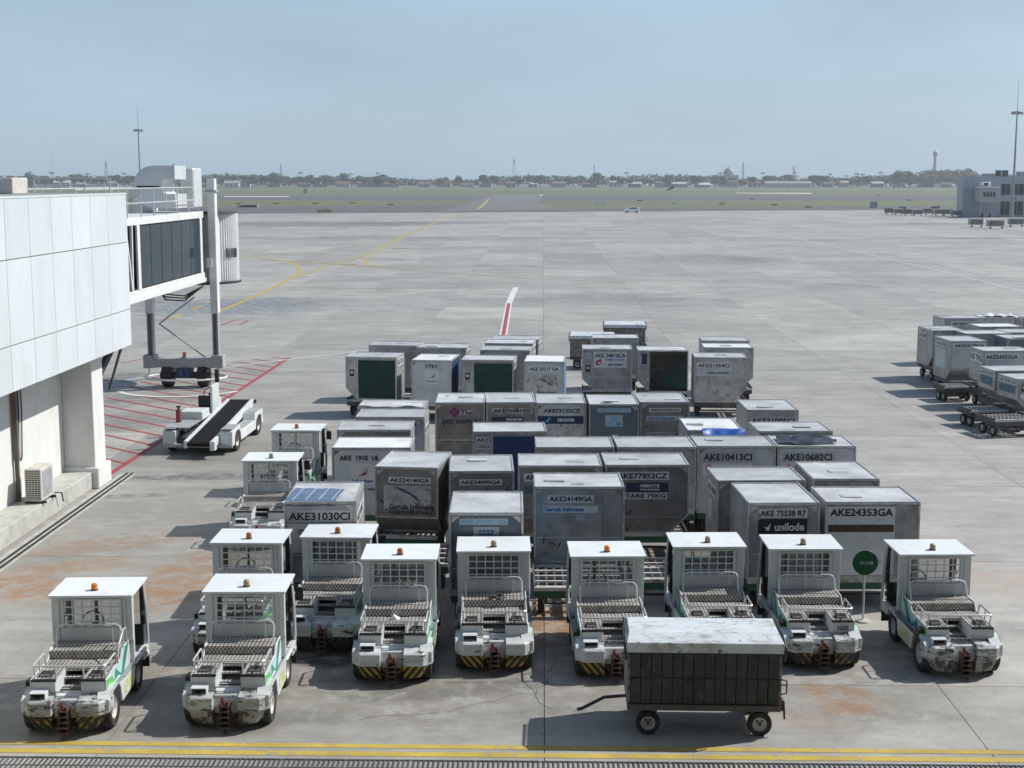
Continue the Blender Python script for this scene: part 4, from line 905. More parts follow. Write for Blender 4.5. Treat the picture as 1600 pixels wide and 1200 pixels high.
uld('24140', 'Tilted dark container marked AKE24140GA with peeling wing emblem', (588,731), (685.6,735.6), 'narrow', 'F', front='aludark', side='aludark', split=1, yaw=-7, shift=(-.04,.15), decor=multi(code_plate('AKE24140GA', .08, 1.33, 1.0, .15), panel(.02, .92, 1.12, .56, 'platedirty'), wing(.06, 1.0, 1.15), bare_text('Garuda Indonesia', .12, .70, 1.06, .13), bare_text('NON FORKLIFTABLE', .1, .56, 1.02, .08), scratches(16, 9, z0=.55, z1=1.2)))
uld('31030', 'Container marked AKE31030CI with a faded blue tarp on its roof', (441,791), (553,790), 'narrow', 'B', split=1, shift=(0,.30), decor=multi(code_plate('AKE31030CI', -.02, 1.33, 1.36, .25, 'plategrey'), panel(-.05, .86, 1.28, .62, 'plate'), bare_text('CHINA AIRLINES', -.02, 1.0, .9, .10), code_plate('AKE31030CI', -.1, 1.22, 1.5, .26, side='R'), panel(.75, 1.25, .2, .34, 'plate', side='R')))
uld('c17', 'Grey roofed container directly behind the container marked AKE 1910 UL', (517,678), (633.5,678), 'wide', 'L', front='aludark', split=1, shift=(.1,.50))
uld('c18', 'Grey container with a side label behind the one marked AKE 1910 UL', (547,655), (657,656), 'wide', None, front='alu', split=1, shift=(.1,.3), decor=multi(bare_text('ZTR', .65, 1.42, .24, .10), code_plate('AKE 2618', 0, 1.2, 1.0, .25, side='R'), panel(.74, .70, .24, .28, 'aluwhite')))
uld('c19', 'Container with a folded pale tarp along its roof edge', (557,646), (643,647), 'wide', None, split=1, shift=(.1,1.0))
uld('31005', 'Container marked AKE31005CI standing apart at the right end of its row', (1169,641.5), (1247,641.5), 'narrow', 'B', split=1, decor=multi(code_plate('AKE31005CI', .0, 1.32, 1.34, .23, 'plategrey'), panel(-.2, .86, .9, .5, 'plate')))
uld('10413', 'Pale container marked AKE10413CI with a pink blossom emblem', (1089,698.4), (1213,698.4), 'wide', None, front='aluwhite', split=.74, decor=multi(code_plate('AKE10413CI', -.22, 1.36, 1.30, .26, 'plategrey'), panel(-.22, 1.04, 1.24, .32, 'plate'), blossom(-.70, 1.10, .06), bare_text('CHINA AIRLINES', -.1, 1.06, .84, .08)))
uld('10682', 'Pale container marked AKE10682CI with a black tarp on its roof', (1215,698.4), (1338,698.4), 'wide', None, front='aluwhite', split=.74, decor=multi(code_plate('AKE10682CI', -.22, 1.36, 1.30, .26, 'plategrey'), panel(-.22, 1.04, 1.24, .32, 'plate'), blossom(-.70, 1.10, .06), bare_text('CHINA AIRLINES', -.1, 1.06, .84, .08)))
uld('c38', 'White roofed container behind AKE10413CI with a bright blue tarp hanging over its edge', (1076,676), (1163.7,676), 'narrow', 'B', split=1, roof='roofwhite', shift=(0,.25))
uld('c39', 'Grey roofed container behind the container marked AKE10682CI', (1186,679), (1304,678), 'wide', None, split=.8, shift=(.05,.35))
uld('c40', 'Container with a vertical code on its left end behind the one marked AKE 75538 R7', (1124,758), (1263.5,755), 'wide', None, front='aludark', split=.8, yaw=1.5, shift=(0,.30), decor=multi(code_plate('AKE 10628', .0, 1.30, 1.0, .25, side='L'), panel(-.1, .8, .24, .5, 'plate', side='L')))
uld('c41', 'Grey container with a creased roof behind the container marked AKE24353GA', (1265,753.5), (1374.5,753), 'narrow', 'B', split=1, shift=(.1,.25))
uld('75538', 'Container marked AKE 75538 R7 with a black unilode label', (1171.5,789), (1280.5,787), 'narrow', 'B', split=1, shift=(0,.05), decor=multi(code_plate('AKE 75538 R7', -.02, 1.42, 1.02, .19), panel(-.02, 1.12, 1.02, .36, 'inkblack'), bare_text('unilode', .12, 1.13, .62, .17, 'inkwhite'), logo([[(-.42,1.17),(-.36,1.05),(-.30,1.05),(-.27,1.22),(-.33,1.14),(-.37,1.12)]], 'inkwhite'), panel(-.56, 1.35, .13, .14, 'plategrey')))
uld('24353', 'Large container marked AKE24353GA with brown tape across its white label', (1288,786), (1440.6,785.6), 'wide', None, split=.745, decor=multi(panel(-.235, .80, 1.42, 1.44, 'plate', off=.0075), code_plate('AKE24353GA', -.235, 1.42, 1.40, .24, 'plate'), panel(-.235, 1.08, 1.36, .15, 'rust', off=.016, name='brown_tape')))
# ---- back row, turned a little
uld('c20', 'Left container of the back row with a dark green curtain and slanted lower left corner', (541,558), (618,559), 'wide', 'L', yaw=-7, split=.24, curtain='canvas_green', decor=multi(door_fitting(-.74, 1.02), code_plate('AKE 30213', 0, 1.40, 1.1, .30, side='R')), paint='steel')
uld('c21', 'Container roof seen behind the left green curtain container of the back row', (583,545), (655,544), 'wide', None, yaw=-7, shift=(-.22,.9), paint='steel')
uld('1761', 'Off-white container numbered 1761 with a plume emblem and blue curtain side', (644,563), (704,564.5), 'narrow', 'B', front='aluwhite', roof='roofwhite', split=1, yaw=-7, curtain_side='canvas_blue', decor=multi(bare_text('1761', 0, 1.42, .42, .13), panel(.02, 1.02, .52, .52, 'plate'), plume(.04, 1.08, 1.1), bare_text('SriLankan', .02, .86, .44, .07, 'inkblue')), paint='steel')
uld('c23', 'Grey container with a white side label behind the container numbered 1761', (645,550.5), (722,550), 'wide', None, yaw=-5, shift=(.1,1.35), decor=code_plate('AKE 7072CA', 0, 1.36, 1.1, .26, side='R'), paint='steel')
uld('c24', 'Second container of the back row with a dark green curtain', (721,563), (802,563.6), 'wide', 'L', yaw=-5, split=.24, curtain='canvas_green', decor=multi(door_fitting(-.74, 1.02), panel(-.66, .62, .20, .30, 'aluwhite'), code_plate('AKE 30417', 0, 1.40, 1.1, .30, side='R')), paint='steel')
uld('c25', 'Grey container directly behind the second green curtain container', (745,553), (812,553), 'wide', None, yaw=-5, shift=(.25,1.1), paint='steel')
uld('c26', 'Container with a dark blue front behind the second green curtain container', (745,544.5), (829,544.5), 'wide', None, front='slate', yaw=-6, shift=(.2,1.6), decor=code_plate('AKE 5204', 0, 1.36, 1.1, .26, side='R'), paint='steel')
uld('c27', 'Rearmost container behind the second green curtain container', (757,537), (838,536.5), 'wide', None, front='slate', yaw=-7, shift=(.2,1.4), decor=code_plate('AKE 2214', 0, 1.36, 1.1, .26, side='R'), paint='steel')
uld('25217', 'Container marked AKE 25217 GA with a wing emblem and pale blue right side', (819.8,565.5), (880.6,566), 'narrow', 'B', front='aluwhite', roof='roofwhite', split=1, yaw=-4, curtain_side='canvas_lblue', decor=multi(code_plate('AKE 25217 GA', 0, 1.36, 1.16, .19), panel(.02, .78, .96, .72, 'platedirty'), wing(.08, .88, 1.0), bare_text('Garuda Indonesia', .1, .50, .7, .08), scratches(10, 71, z0=.5, z1=1.1)), paint='steel')
uld('24410', 'Container marked AKE 24410CA with red phoenix emblem on a white plate', (911,546), (987,546), 'wide', 'L', split=.24, yaw=-2, decor=multi(panel(.12, 1.20, 1.30, .62, 'plate'), bare_text('AKE 24410CA', .12, 1.38, 1.22, .17), bare_text('中國國際航空公司', .30, 1.20, .78, .09, 'inkblue'), bare_text('AIR CHINA', .32, 1.01, .62, .10, 'ink', bold=.04), logo([circ(-.36, 1.09, .11, 10), ], 'inkred'), logo([circ(-.33, 1.09, .05, 8)], 'plate', off=.016), logo([[(-.34,1.20),(-.20,1.26),(-.22,1.18),(-.30,1.12)],[(-.30,1.10),(-.20,1.14),(-.22,1.07)]], 'inkred'), panel(-.76, 1.36, .26, .26, 'plategrey'), door_fitting(-.76, .86)), paint='steel')
uld('c30', 'Grey container behind the container with the red phoenix emblem', (927,533), (1002,533), 'wide', None, yaw=-2, shift=(0,1.0), paint='steel')
opn = uld('c31', 'Open dark container with a torn canvas flap hanging across its mouth', (998,547.7), (1075,549), 'wide', 'L', split=.24, yaw=-2, cargo='open', paint='steel')
uld('31354', 'Clean grey container marked AKE31354CI with slanted lower right corner', (1085,559), (1168,559.6), 'wide', 'R', yaw=-3, split=1, decor=multi(code_plate('AKE31354CI', -.26, 1.33, 1.28, .22), panel(-.26, 1.06, 1.28, .26, 'aluwhite'), bare_text('CHINA AIRLINES', -.1, 1.05, .84, .09), panel(.0, .34, .78, .42, 'platedirty'), panel(.72, 1.30, .2, .2, 'plategrey'), code_plate('31354', .0, 1.05, .9, .3, side='R')), paint='steel')
uld('c33', 'White edged container behind the container marked AKE31354CI', (1100,547), (1182,547), 'wide', 'R', roof='roofwhite', side='aluwhite', yaw=-3, shift=(.05,.7), paint='steel')
uld('c34', 'Rearmost container behind the container marked AKE31354CI', (1100,538), (1182,538.5), 'wide', 'R', yaw=-3, shift=(0,1.2), paint='steel')
# open container: door jamb, inner dark and flap
W, D, H = 1.96, 1.48, CH
MB().prism([(-.935,.48),(-.935,H-.045),(-.52,H-.045),(-.52,.06),(-.56,.06)], 'y', -.004, .010).build('door_jamb', W_['alu'], opn)
plate(opn, face_frame('F', W, D), -.73, 1.30, .20, .42, W_['inknavy'], off=.010, name='label_plate')
MB().box(-.50,.92,.03,.05,.88,.92).build('cross_bar', W_['steel'], opn)
MB().grid(lambda u, v: (.90-1.05*u*(1-v)-.02*v, -.012-.06*u*(1-v)+.02*math.sin(7*u+4*v), .10+.35*u*(1-v)*.4+(H-.22)*v - .0*u), 8, 8).build('canvas_flap', W_['canvas_green'], opn, smooth=True, recalc=False)

# ---- group at the right edge
RG = 'cargo containers at the right edge'
def ru(code, label, fl, w=90, **k):
    k.setdefault('yaw', 4.0); k.setdefault('paint', 'steel'); k.setdefault('group', RG)
    return uld(code, label, fl, (fl[0]+w, fl[1]-.2), **k)
ru('r1', 'Leftmost container of the right edge group with a slanted underside', (1447,517), 73, kind='narrow', cut='F', split=1, decor=multi(code_plate('AKE26085CI', .0, 1.34, 1.3, .22), panel(-.1, 1.0, 1.1, .36, 'plategrey'), code_plate('AKE 26085', -.3, 1.30, .9, .24, side='L')), yaw=3)
ru('r2', 'Container marked AKE24378GA in the right edge group', (1480,533.5), 68, kind='narrow', cut='F', split=1, front='aluwhite', decor=multi(code_plate('AKE24378GA', .02, 1.44, 1.36, .20), code_plate('AKE 24378', -.2, 1.40, 1.0, .2, side='L'), panel(-.2, .8, 1.2, .8, 'aluwhite', side='L')), yaw=3)
ru('r3', 'Container marked AKE24352GA in the right edge group', (1531,549), 90, kind='wide', cut='L', split=.8, front='aluwhite', decor=multi(code_plate('AKE24352GA', -.26, 1.40, 1.36, .24), code_plate('KE TFG', 0, 1.30, 1.2, .34, side='L'), panel(0, .82, 1.1, .4, 'platedirty', side='L')), yaw=2)
ru('r4', 'Low container with a dark label on its left end in the right edge group', (1547,580), 95, kind='wide', cut='L', split=.8, front='aludark', side='alu', ch=1.16, decor=multi(code_plate('AKE 81203', 0, 1.02, 1.2, .16, side='L'), panel(0, .74, 1.1, .32, 'inkteal', side='L')), yaw=5)
ru('r5', 'Nearest low container of the right edge group, marked AKH on its left end', (1580,592.5), 100, kind='wide', cut='L', split=.8, front='aludark', ch=1.16, decor=multi(code_plate('AKH 35701 KN', 0, 1.02, 1.3, .17, side='L'), panel(0, .75, 1.2, .28, 'inkteal', side='L'), door_fitting(-.72, .85), panel(-.70, .55, .28, .16, 'plate')), yaw=8)
ru('r6', 'Container marked AKE65323CI at the back of the right edge group', (1482,499.5), 62, kind='wide', cut=None, decor=code_plate('AKE65323CI', .1, 1.36, 1.5, .24), yaw=4, shift=(0,.6))
ru('r7', 'Container with a rumpled tarp on its roof in the right edge group', (1534,498.5), 60, kind='wide', cut=None, front='alu', roof='roofwhite', decor=code_plate('AKE 1069 MS', .3, 1.0, 1.0, .26), yaw=2, shift=(.32,.6))
ru('r8', 'Container cut by the right picture edge at the back of its group', (1592,497.5), 60, kind='wide', cut='L', front='aludark', yaw=4, shift=(.50,.6))
ru('r9', 'White roofed container in the second row of the right edge group', (1500,512.5), 70, kind='wide', cut=None, roof='roofwhite', yaw=3, shift=(1.0,.4))
ru('r10', 'Container just behind the one marked AKE24378GA', (1486,523.5), 70, kind='wide', cut=None, yaw=3, shift=(.78,.35))
ru('r11', 'Grey roofed container behind the one marked AKE24352GA', (1556,522), 80, kind='wide', cut=None, front='aludark', yaw=3, shift=(.55,.5))
ru('r12', 'Container with dark left end behind the one marked AKE24352GA', (1566,531.5), 80, kind='wide', cut=None, front='slate', side='slate', yaw=3, shift=(.3,.5))
# ---- empty dollies
def edolly(px, py, W, D, yaw, label, paint='steel', at=None):
    p = gp(px, py, DZ) if at is None else Vector((at[0], at[1], 0)); dolly((p.x, p.y, 0), R(yaw), W, D, label, paint)
edolly(0, 0, 1.96, 1.9, 0, 'empty roller dolly with worn white rails in front of the container marked AKE24149GA', 'dolly_green', (1.42, 27.95))
edolly(0, 0, 1.96, 1.9, 0, 'empty roller dolly with rusty rails in front of the container marked AKE77852CZ', 'dolly_green', (3.50, 28.55))
edolly(0, 0, 1.80, 1.9, 0, 'empty roller dolly in front of the tilted dark container', 'dolly_green', (-2.28, 29.75))
edolly(1590, 655, 1.7, 1.4, 12, 'nearest empty dark dolly at the right edge')
edolly(1548, 641, 1.5, 1.2, 10, 'empty dark dolly below the container marked AKH')
edolly(1500, 604, 1.3, 1.2, 8, 'empty dark dolly below the container marked AKE24378GA')

# ------------------------------------------------------------------ tarps on container roofs
BYC = {e['code']: (e, W, D) for e, W, D in ULDS}
def tarp(code, name, label, mat, fn, nu=18, nv=12):
    e, W, D = BYC[code]; m = e.matrix_basis
    mb = MB().grid(lambda u, v: m @ Vector(fn(u, v, W, D)), nu, nv)
    o = mb.build(name, W_[mat], smooth=True, recalc=False); tag(o, label, 'tarp'); return o
wob = lambda u, v, s: .5*math.sin(9*u+s)*math.sin(7*v+2*s) + .5*math.sin(17*u-5*v+s)
tp = tarp('31030', 'faded_tarp', 'faded blue tarp with white stripes over the left roof of a container', 'tarp_faded',
     lambda u, v, W, D: (-W/2-.02+1.06*u+.10*v, -.03+1.30*v-.10*u*v, CH+.034+.012*wob(u, v, 1) - (.10*max(0, .12-v)/.12 if v < .12 else 0)))
e, W, D = BYC['31030']; m = e.matrix_basis
for k in range(4):
    x = -W/2+.16+.27*k
    MB().grid(lambda u, v: m @ Vector((x+.012*u+.10*v, .03+1.20*v-.10*(x+W/2)/1.06*v, CH+.052)), 1, 6).build('stripe', W_['inkwhite'], tp, recalc=False)
tarp('c38', 'blue_tarp', 'bright blue tarp crumpled at the front edge of a white container roof', 'tarp_blue',
     lambda u, v, W, D: (-W/2+.38+1.14*u, -.30+.42*v+.04*math.sin(6*u), CH+.05+.05*wob(u, v, 3)*(1-abs(2*v-1))-.34*max(0, .72-v)*(.35+.65*math.sin(3.0*u)) ))
tarp('10682', 'black_tarp', 'black tarp bunched on the roof of a pale container', 'tarp_black',
     lambda u, v, W, D: (-W/2+.05+1.5*u+.1*v, .25+(.95-.45*u)*v+.1*u, CH+.06+.05*wob(u, v, 5)+.10*math.sin(3.1*u)*v))
tarp('c19', 'pale_tarp', 'folded pale tarp lying along the roof edge of a container', 'tarp_white',
     lambda u, v, W, D: (-W/2+.05+1.85*u, .02+.5*v, CH+.05+.03*wob(u, v, 7)+.05*math.sin(3.1*v)))
tarp('r7', 'rumpled_tarp', 'rumpled pale tarp on a container roof at the right edge', 'tarp_white',
     lambda u, v, W, D: (-W/2+.3+1.5*u, .2+1.0*v, CH+.08+.07*wob(u, v, 2)))

# ------------------------------------------------------------------ covered luggage carts
WC = wheel_mesh(.20, .12, .12)
def luggage_cart(name, loc, yaw, L, Dp, label, near=True, group=None):
    e = empty(name, loc, yaw); zb, zt = .56, 1.42
    k = W_['cartdark'] if near else W_['cartside']
    MB().box(-L/2, L/2, 0, Dp, .44, .54).build('chassis', W_['steel'], e, bevel=.006)
    MB().box(-L/2+.02, L/2-.02, .06, Dp-.02, .54, .56).build('floor', W_['steel'], e)
    MB().box(-L/2+.02, L/2-.02, Dp-.06, Dp-.02, .56, zt).build('back_wall', k, e)
    for s in (-1, 1): MB().box(s*(L/2-.02)-.02, s*(L/2-.02)+.02, .01, Dp-.01, .56, zt).build('end_wall', W_['cartside'], e)
    # front curtain boards in two rows, some hanging loose
    n = 14 if near else 8; rr = random.Random(11)
    for i in range(n):
        x0, x1 = -L/2+.04+(L-.08)*i/n, -L/2+.04+(L-.08)*(i+1)/n
        for (a, b) in ((.565, .96), (.985, zt-.01)):
            pass
            dy = rr.uniform(-.012, .012); tz = rr.uniform(-.01, .01)
            MB().box(x0+.006, x1-.006, .02+dy, .04+dy, a, b+tz-(.22 if near and i in (7,) and a > .9 and rr.random() < .9 else 0)*0).build('side_board', W_['cartmid'] if near and ((a > .9 and i in (1, 2, 4, 7, 11)) or (a < .9 and i in (5,6,12))) else k, e)
    for x in (-.06*L, .23*L): MB().box(x-.012, x+.012, -.004, .004, .56, zt).build('upright', k, e)
    MB().box(-L/2, L/2, .006, .016, .962, .98).build('mid_rail', k, e)
    # shallow hipped roof with a lighter fascia
    r = MB(); z0, z1, z2 = zt, zt+.17, zt+.25
    vs = [(-L/2-.02,-.05,z0),(L/2+.02,-.05,z0),(L/2+.02,Dp+.03,z0),(-L/2-.02,Dp+.03,z0),(-L/2-.02,-.05,z1),(L/2+.02,-.05,z1),(L/2+.02,Dp+.03,z1),(-L/2-.02,Dp+.03,z1),(-L/2+.03,.28,z2),(L/2-.03,.28,z2),(L/2-.03,Dp-.25,z2),(-L/2+.03,Dp-.25,z2)]
    r.add(vs, [(0,3,2,1),(0,1,5,4),(1,2,6,5),(2,3,7,6),(3,0,4,7),(4,5,9,8),(5,6,10,9),(6,7,11,10),(7,4,8,11),(8,9,10,11)])
    rf = r.build('roof', W_['cartroof'], e, bevel=.008)
    MB().box(-L/2-.022, L/2+.022, -.054, -.05, z0-.012, z0+.006).build('roof_edge', W_['black'], rf)
    for sx in (-1, 1): MB().tube([(sx*(L/2+.03),-.03,z0-.12),(sx*(L/2+.05),-.05,z0+.10),(sx*(L/2+.03),.18,z2-.02),(sx*(L/2+.03),Dp-.2,z2-.02)], .022, 6).build('corner_bar', W_['black'], rf)
    for x in (-L/2+.34, L/2-.32):
        for y in (.12, Dp-.12): wheel(e, (x, y, .20), WC, math.pi/2)
        br = MB()
        for y in (.12, Dp-.12):
            br.beam((x-.16,y,.46),(x-.03,y,.23),.04); br.beam((x+.16,y,.46),(x+.03,y,.23),.04)
        br.cyl((x,.05,.20),(x,Dp-.05,.20),.025,8); br.build('axle', W_['steel'], e)
    MB().tube([(-L/2+.1,Dp/2,.46),(-L/2-.35,Dp/2,.42),(-L/2-.72,Dp/2-.05,.24),(-L/2-.80,Dp/2-.05,.22)], .03, 6).build('tow_bar', W_['steel'], e)
    h = MB().tube([(L/2+.01,.1,.95),(L/2+.10,.1,.93),(L/2+.10,.1,.72),(L/2+.01,.1,.70)], .014, 5); h.tube([(L/2+.01,.1,.86),(L/2+.10,.1,.86)], .012, 5); h.box(L/2, L/2+.05, .05, .2, .44, .62); h.beam((L/2+.06,.12,.58),(L/2+.08,.12,.28),.03)
    h.build('rear_hitch', W_['rust'], e)
    tag(e, label, 'luggage cart', group); return e
cA, cB = gp(1005, 1147), gp(1190, 1157)
luggage_cart('luggage_cart', ((cA.x+cB.x)/2+.02, 21.66, 0), R(-2.0), 2.46, 1.25, 'covered luggage cart with dark board sides and peeling white roof in front of the tugs')
pA = gp(926, 529, 1.5); luggage_cart('luggage_cart', (pA.x, pA.y+.4, 0), R(-3), 2.1, 1.2, 'covered luggage cart with white roof behind the container with the red phoenix emblem', False, 'luggage carts behind the containers')
pA = gp(977, 511, 1.5); luggage_cart('luggage_cart', (pA.x, pA.y+.3, 0), R(-2), 2.1, 1.2, 'rearmost covered luggage cart on the open apron behind the containers', False, 'luggage carts behind the containers')

# ------------------------------------------------------------------ green round sign on a post
p = gp(1348, 971)
s = empty('round_sign', (p.x, p.y, 0), 0)
MB().lathe([(.16,0),(.15,.03),(.05,.05),(.0005,.055)], n=16).build('base', W_['plinth'], s, smooth=True)
MB().cyl((0,0,.04),(0,0,1.28),.022,10).build('post', W_['tube'], s, smooth=True)
dsc = MB().lathe([(.0005,-.045),(.255,-.045),(.26,-.035),(.255,-.022),(.0005,-.022)], (0,0,1.24), 'y', 30).build('disc', W_['signgreen'], s, smooth=True)
pl = plate(s, FR, .02, 1.24, .27, .06, W_['plategrey'], off=.050, name='text_strip'); letter(pl, FR, .0, 1.24, .20, .035, 'COMETA', W_['signgreen'], off=.053); plate(pl, FR, .13, 1.24, .04, .04, W_['inkwhite'], off=.053, name='mark')
tag(s, 'green round sign on a thin post between two baggage tugs', 'sign')

# ------------------------------------------------------------------ belt loader
WB = wheel_mesh(.31, .20, .18)
def belt_loader():
    e = empty('belt_loader', (-10.28, 45.3, 0), R(-3)); e.scale = (1.18, 1.22, 1.15); w = W_['white']; g = W_['bridgegrey']
    # local: near end at y=0, length 4.3 along +y, width 1.9
    ch = MB().box(-.95,.95,.10,3.7,.28,.46); ch.build('chassis', W_['steel'], e)
    for s in (-1, 1):
        pf = [(.0,.24),(.0,.66),(.85,.72),(.95,.52),(2.55,.52),(2.65,.74),(3.55,.72),(3.62,.30),(3.42,.30),(3.40,.58),(3.02,.62),(2.76,.50),(2.68,.24),(.98,.24),(.92,.46),(.78,.60),(.42,.60),(.28,.46),(.24,.24)]
        MB().prism(pf, 'x', s*.62, s*.98).build('side_body', w, e, bevel=.012)
        MB().box(min(s*.64,s*.96), max(s*.64,s*.96), .02, .80, .705 if False else .722, .735).build('fender_top', g, e)
        MB().box(min(s*.64,s*.96), max(s*.64,s*.96), 2.72, 3.5, .745, .757).build('fender_top', g, e)
        for y in (.60, 3.08): wheel(e, (s*.88, y, .31), WB)
        MB().box(min(s*.40,s*.56), max(s*.40,s*.56), -.03, -.012, .40, .50).build('lamp', W_['black'], e)
    for k in range(9): MB().box(.66,.94,1.02+.165*k,1.10+.165*k,.524,.545).build('step_slat', W_['tube'], e)
    MB().box(-.98,.98,-.05,.04,.20,.30).build('front_bumper', g, e, bevel=.01)
    # conveyor bed, rising slightly to the far end
    z = lambda y: .50 + .10*y
    y0, y1 = -.55, 4.0; x0, x1 = -.12, .50
    c = e
    bed = MB()
    for s in (x0-.06, x1+.06): bed.add([(s-.05,y0,z(y0)-.16),(s+.05,y0,z(y0)-.16),(s+.05,y1,z(y1)-.16),(s-.05,y1,z(y1)-.16),(s-.05,y0,z(y0)+.05),(s+.05,y0,z(y0)+.05),(s+.05,y1,z(y1)+.05),(s-.05,y1,z(y1)+.05)], [(0,3,2,1),(4,5,6,7),(0,1,5,4),(1,2,6,5),(2,3,7,6),(3,0,4,7)])
    bed.build('conveyor_side', w, e, bevel=.01)
    n = 10; prof = [(y0-.04, z(y0)-.10)] + [(y0-.02+.06*math.sin(math.pi*k/6)*-1, z(y0)-.10+.13*k/6) for k in range(1,7)] + [(y1, z(y1)+.03), (y1+.05, z(y1)-.04), (y1, z(y1)-.10)]
    MB().prism(prof, 'x', x0, x1).build('belt', W_['belt'], e, bevel=.02)
    MB().box(x1+.02, x1+.16, y0-.12, y0+.10, z(y0)-.20, z(y0)+.06).build('end_guard', w, e, bevel=.01)
    MB().cyl((x0-.16,y1+.0,z(y1)-.03),(x1+.18,y1+.0,z(y1)-.03),.06,10).build('end_roller', W_['black'], e, smooth=True)
    # driver station on the left side
    MB().box(-.92,-.26,1.45,2.2,.72,.98).build('engine_cover', w, e, bevel=.02)
    MB().box(-.66,-.30,2.42,2.80,.76,.96).box(-.66,-.30,2.42,2.50,.96,1.30).build('seat', W_['black'], e, bevel=.03)
    MB().box(-.26,-.19,2.3,3.05,.60,1.62).build('control_panel', w, e, bevel=.015)
    MB().box(-.29,-.17,2.94,3.06,1.62,2.02).build('screen_box', W_['black'], e, bevel=.02)
    MB().tube([(-.48+.17*math.cos(2*math.pi*k/14), 3.02+.05*math.sin(2*math.pi*k/14), 1.28+.16*math.sin(2*math.pi*k/14)) for k in range(14)], .014, 6, closed=True).beam((-.48,3.02,1.28),(-.48,3.3,.8),.05).build('steering_wheel', W_['black'], e, smooth=True)
    MB().box(-.70,-.24,3.2,3.45,.74,1.1).build('dashboard', w, e, bevel=.02)
    fe = MB().cyl((-.80,.95,.72),(-.80,.95,1.12),.08,12).build('fire_extinguisher', W_['red'], e, smooth=True)
    MB().cyl((-.80,.95,1.12),(-.80,.95,1.20),.03,8).box(-.86,-.74,.92,.98,1.19,1.23).build('valve', W_['black'], fe)
    MB().box(-.97,-.26,.12,1.42,.738,.750).build('deck_plate', W_['grey_metal'], e)
    tag(e, 'white belt loader with black conveyor beside the boarding bridge wheels', 'belt loader')
belt_loader()

# ------------------------------------------------------------------ terminal wing at the left
def gbox(mb, u0, u1, v0, v1, z0, z1): return mb.box(u0, u1, v0, v1, z0, z1)
wing_b = empty('terminal_building', (0,0,0), -GA)      # local axes = slab grid (u, v)
UF = -12.46; VE = 42.2
MB().box(UF-9, UF-.03, 8, VE-.03, 3.98, 8.44).build('cladding_backing', W_['joint'], wing_b)
rows = [(3.95, 5.025), (5.05, 7.035), (7.06, 8.47)]
vj = [VE, VE-1.87] + [VE-1.87-1.56*k for k in range(1, 15)]
for (z0, z1) in rows:
    for k in range(len(vj)-1):
        b, a = vj[k]-.009, vj[k+1]+.009
        o = MB().box(UF-.028, UF, a, b, z0, z1).build('cladding_panel', W_['facade'], wing_b, bevel=.006)
    for k in range(5):
        a = UF-.03-1.7*k; MB().box(a-1.68, a, VE-.028, VE, z0, z1).build('cladding_panel', W_['facade'], wing_b, bevel=.006)
MB().box(UF-9, UF-.05, 8, VE-.05, 8.44, 8.50).build('roof', W_['roofgrey'], wing_b)
MB().box(UF-.12, UF+.012, 8, VE+.012, 8.472, 8.52).build('roof_coping', W_['facade'], wing_b)
MB().box(UF-9, -13.90, 8, 40.9, 0, 3.98).build('lower_wall', W_['plaster'], wing_b)
MB().box(-13.90, -13.08, 8, 40.1, 0, .50).build('plinth', W_['plinth'], wing_b, bevel=.02)
MB().box(-13.90, -13.0, 39.95, 40.95, .5, 3.98).build('column', W_['plaster'], wing_b, bevel=.015)
MB().box(-13.95, -12.88, 39.85, 41.05, 0, .62).build('column_foot', W_['plaster'], wing_b, bevel=.03)
MB().box(-13.86, -13.74, 36.0, 36.12, 1.6, 3.97).box(-13.86,-13.76,36.02,36.10,.5,1.6).build('downpipe', W_['conduit'], wing_b)
for v in (36.5, 36.72): MB().tube([(-13.87,v,3.97),(-13.86,v-.02,2.8),(-13.87,v-.12,1.6),(-13.87,v-.2,1.5)], .018, 5).build('wall_cable', W_['black'], wing_b)
# brace under the far end
MB().beam((-12.9,41.7,3.97),(-13.3,41.1,2.9),.22,.12).beam((-12.7,41.9,3.9),(-12.9,41.2,2.7),.06).build('brace', W_['steel'], wing_b)
tag(wing_b, 'white clad terminal wing at the left picture edge, raised on a plaster column', 'building')
# air conditioner on the plinth
ac = empty('air_conditioner', G(-13.30, 35.75, .505), -GA)
MB().box(-.22,.22,0,.92,.06,.92).build('casing', W_['acwhite'], ac, bevel=.02)
gq = MB()
for k in range(13): gq.box(-.20,.20,-.012,-.002,.12+.058*k,.145+.058*k)
for k in range(6): gq.box(-.20+.078*k,-.19+.078*k,-.010,-.003,.10,.87)
gq.build('grille', W_['acwhite'], ac); MB().box(-.20,.20,-.004,-.001,.10,.87).build('coil', W_['blackmat'], ac)
MB().box(.221,.232,.12,.80,.14,.84).build('side_cover', W_['grey_metal'], ac, bevel=.008)
MB().box(-.25,.30,.05,.12,.0,.06).box(-.25,.30,.78,.85,.0,.06).build('feet', W_['black'], ac)
MB().tube([(.2,.9,.1),(.32,1.0,.08),(.36,1.1,.06),(.36,1.2,-.2)], .02, 6).build('drain_hose', W_['black'], ac)
tag(ac, 'aged white air conditioner unit standing on the concrete plinth', 'air conditioner')
# slot drain along the wing
ch = MB()
for du in (0, .16): ch.box(-12.72+du, -12.66+du, 10, 42, .002, .03)
o = ch.build('slot_drain', W_['pit']); o.rotation_euler = (0,0,-GA); tag(o, kind='structure')
o = MB().poly([(-12.9+.003,10,.0065),(-12.40,10,.0065),(-12.40,42,.0065),(-12.9+.003,42,.0065)]).build('gutter_strip', W_['plinth'], recalc=False); o.rotation_euler = (0,0,-GA); tag(o, kind='structure')
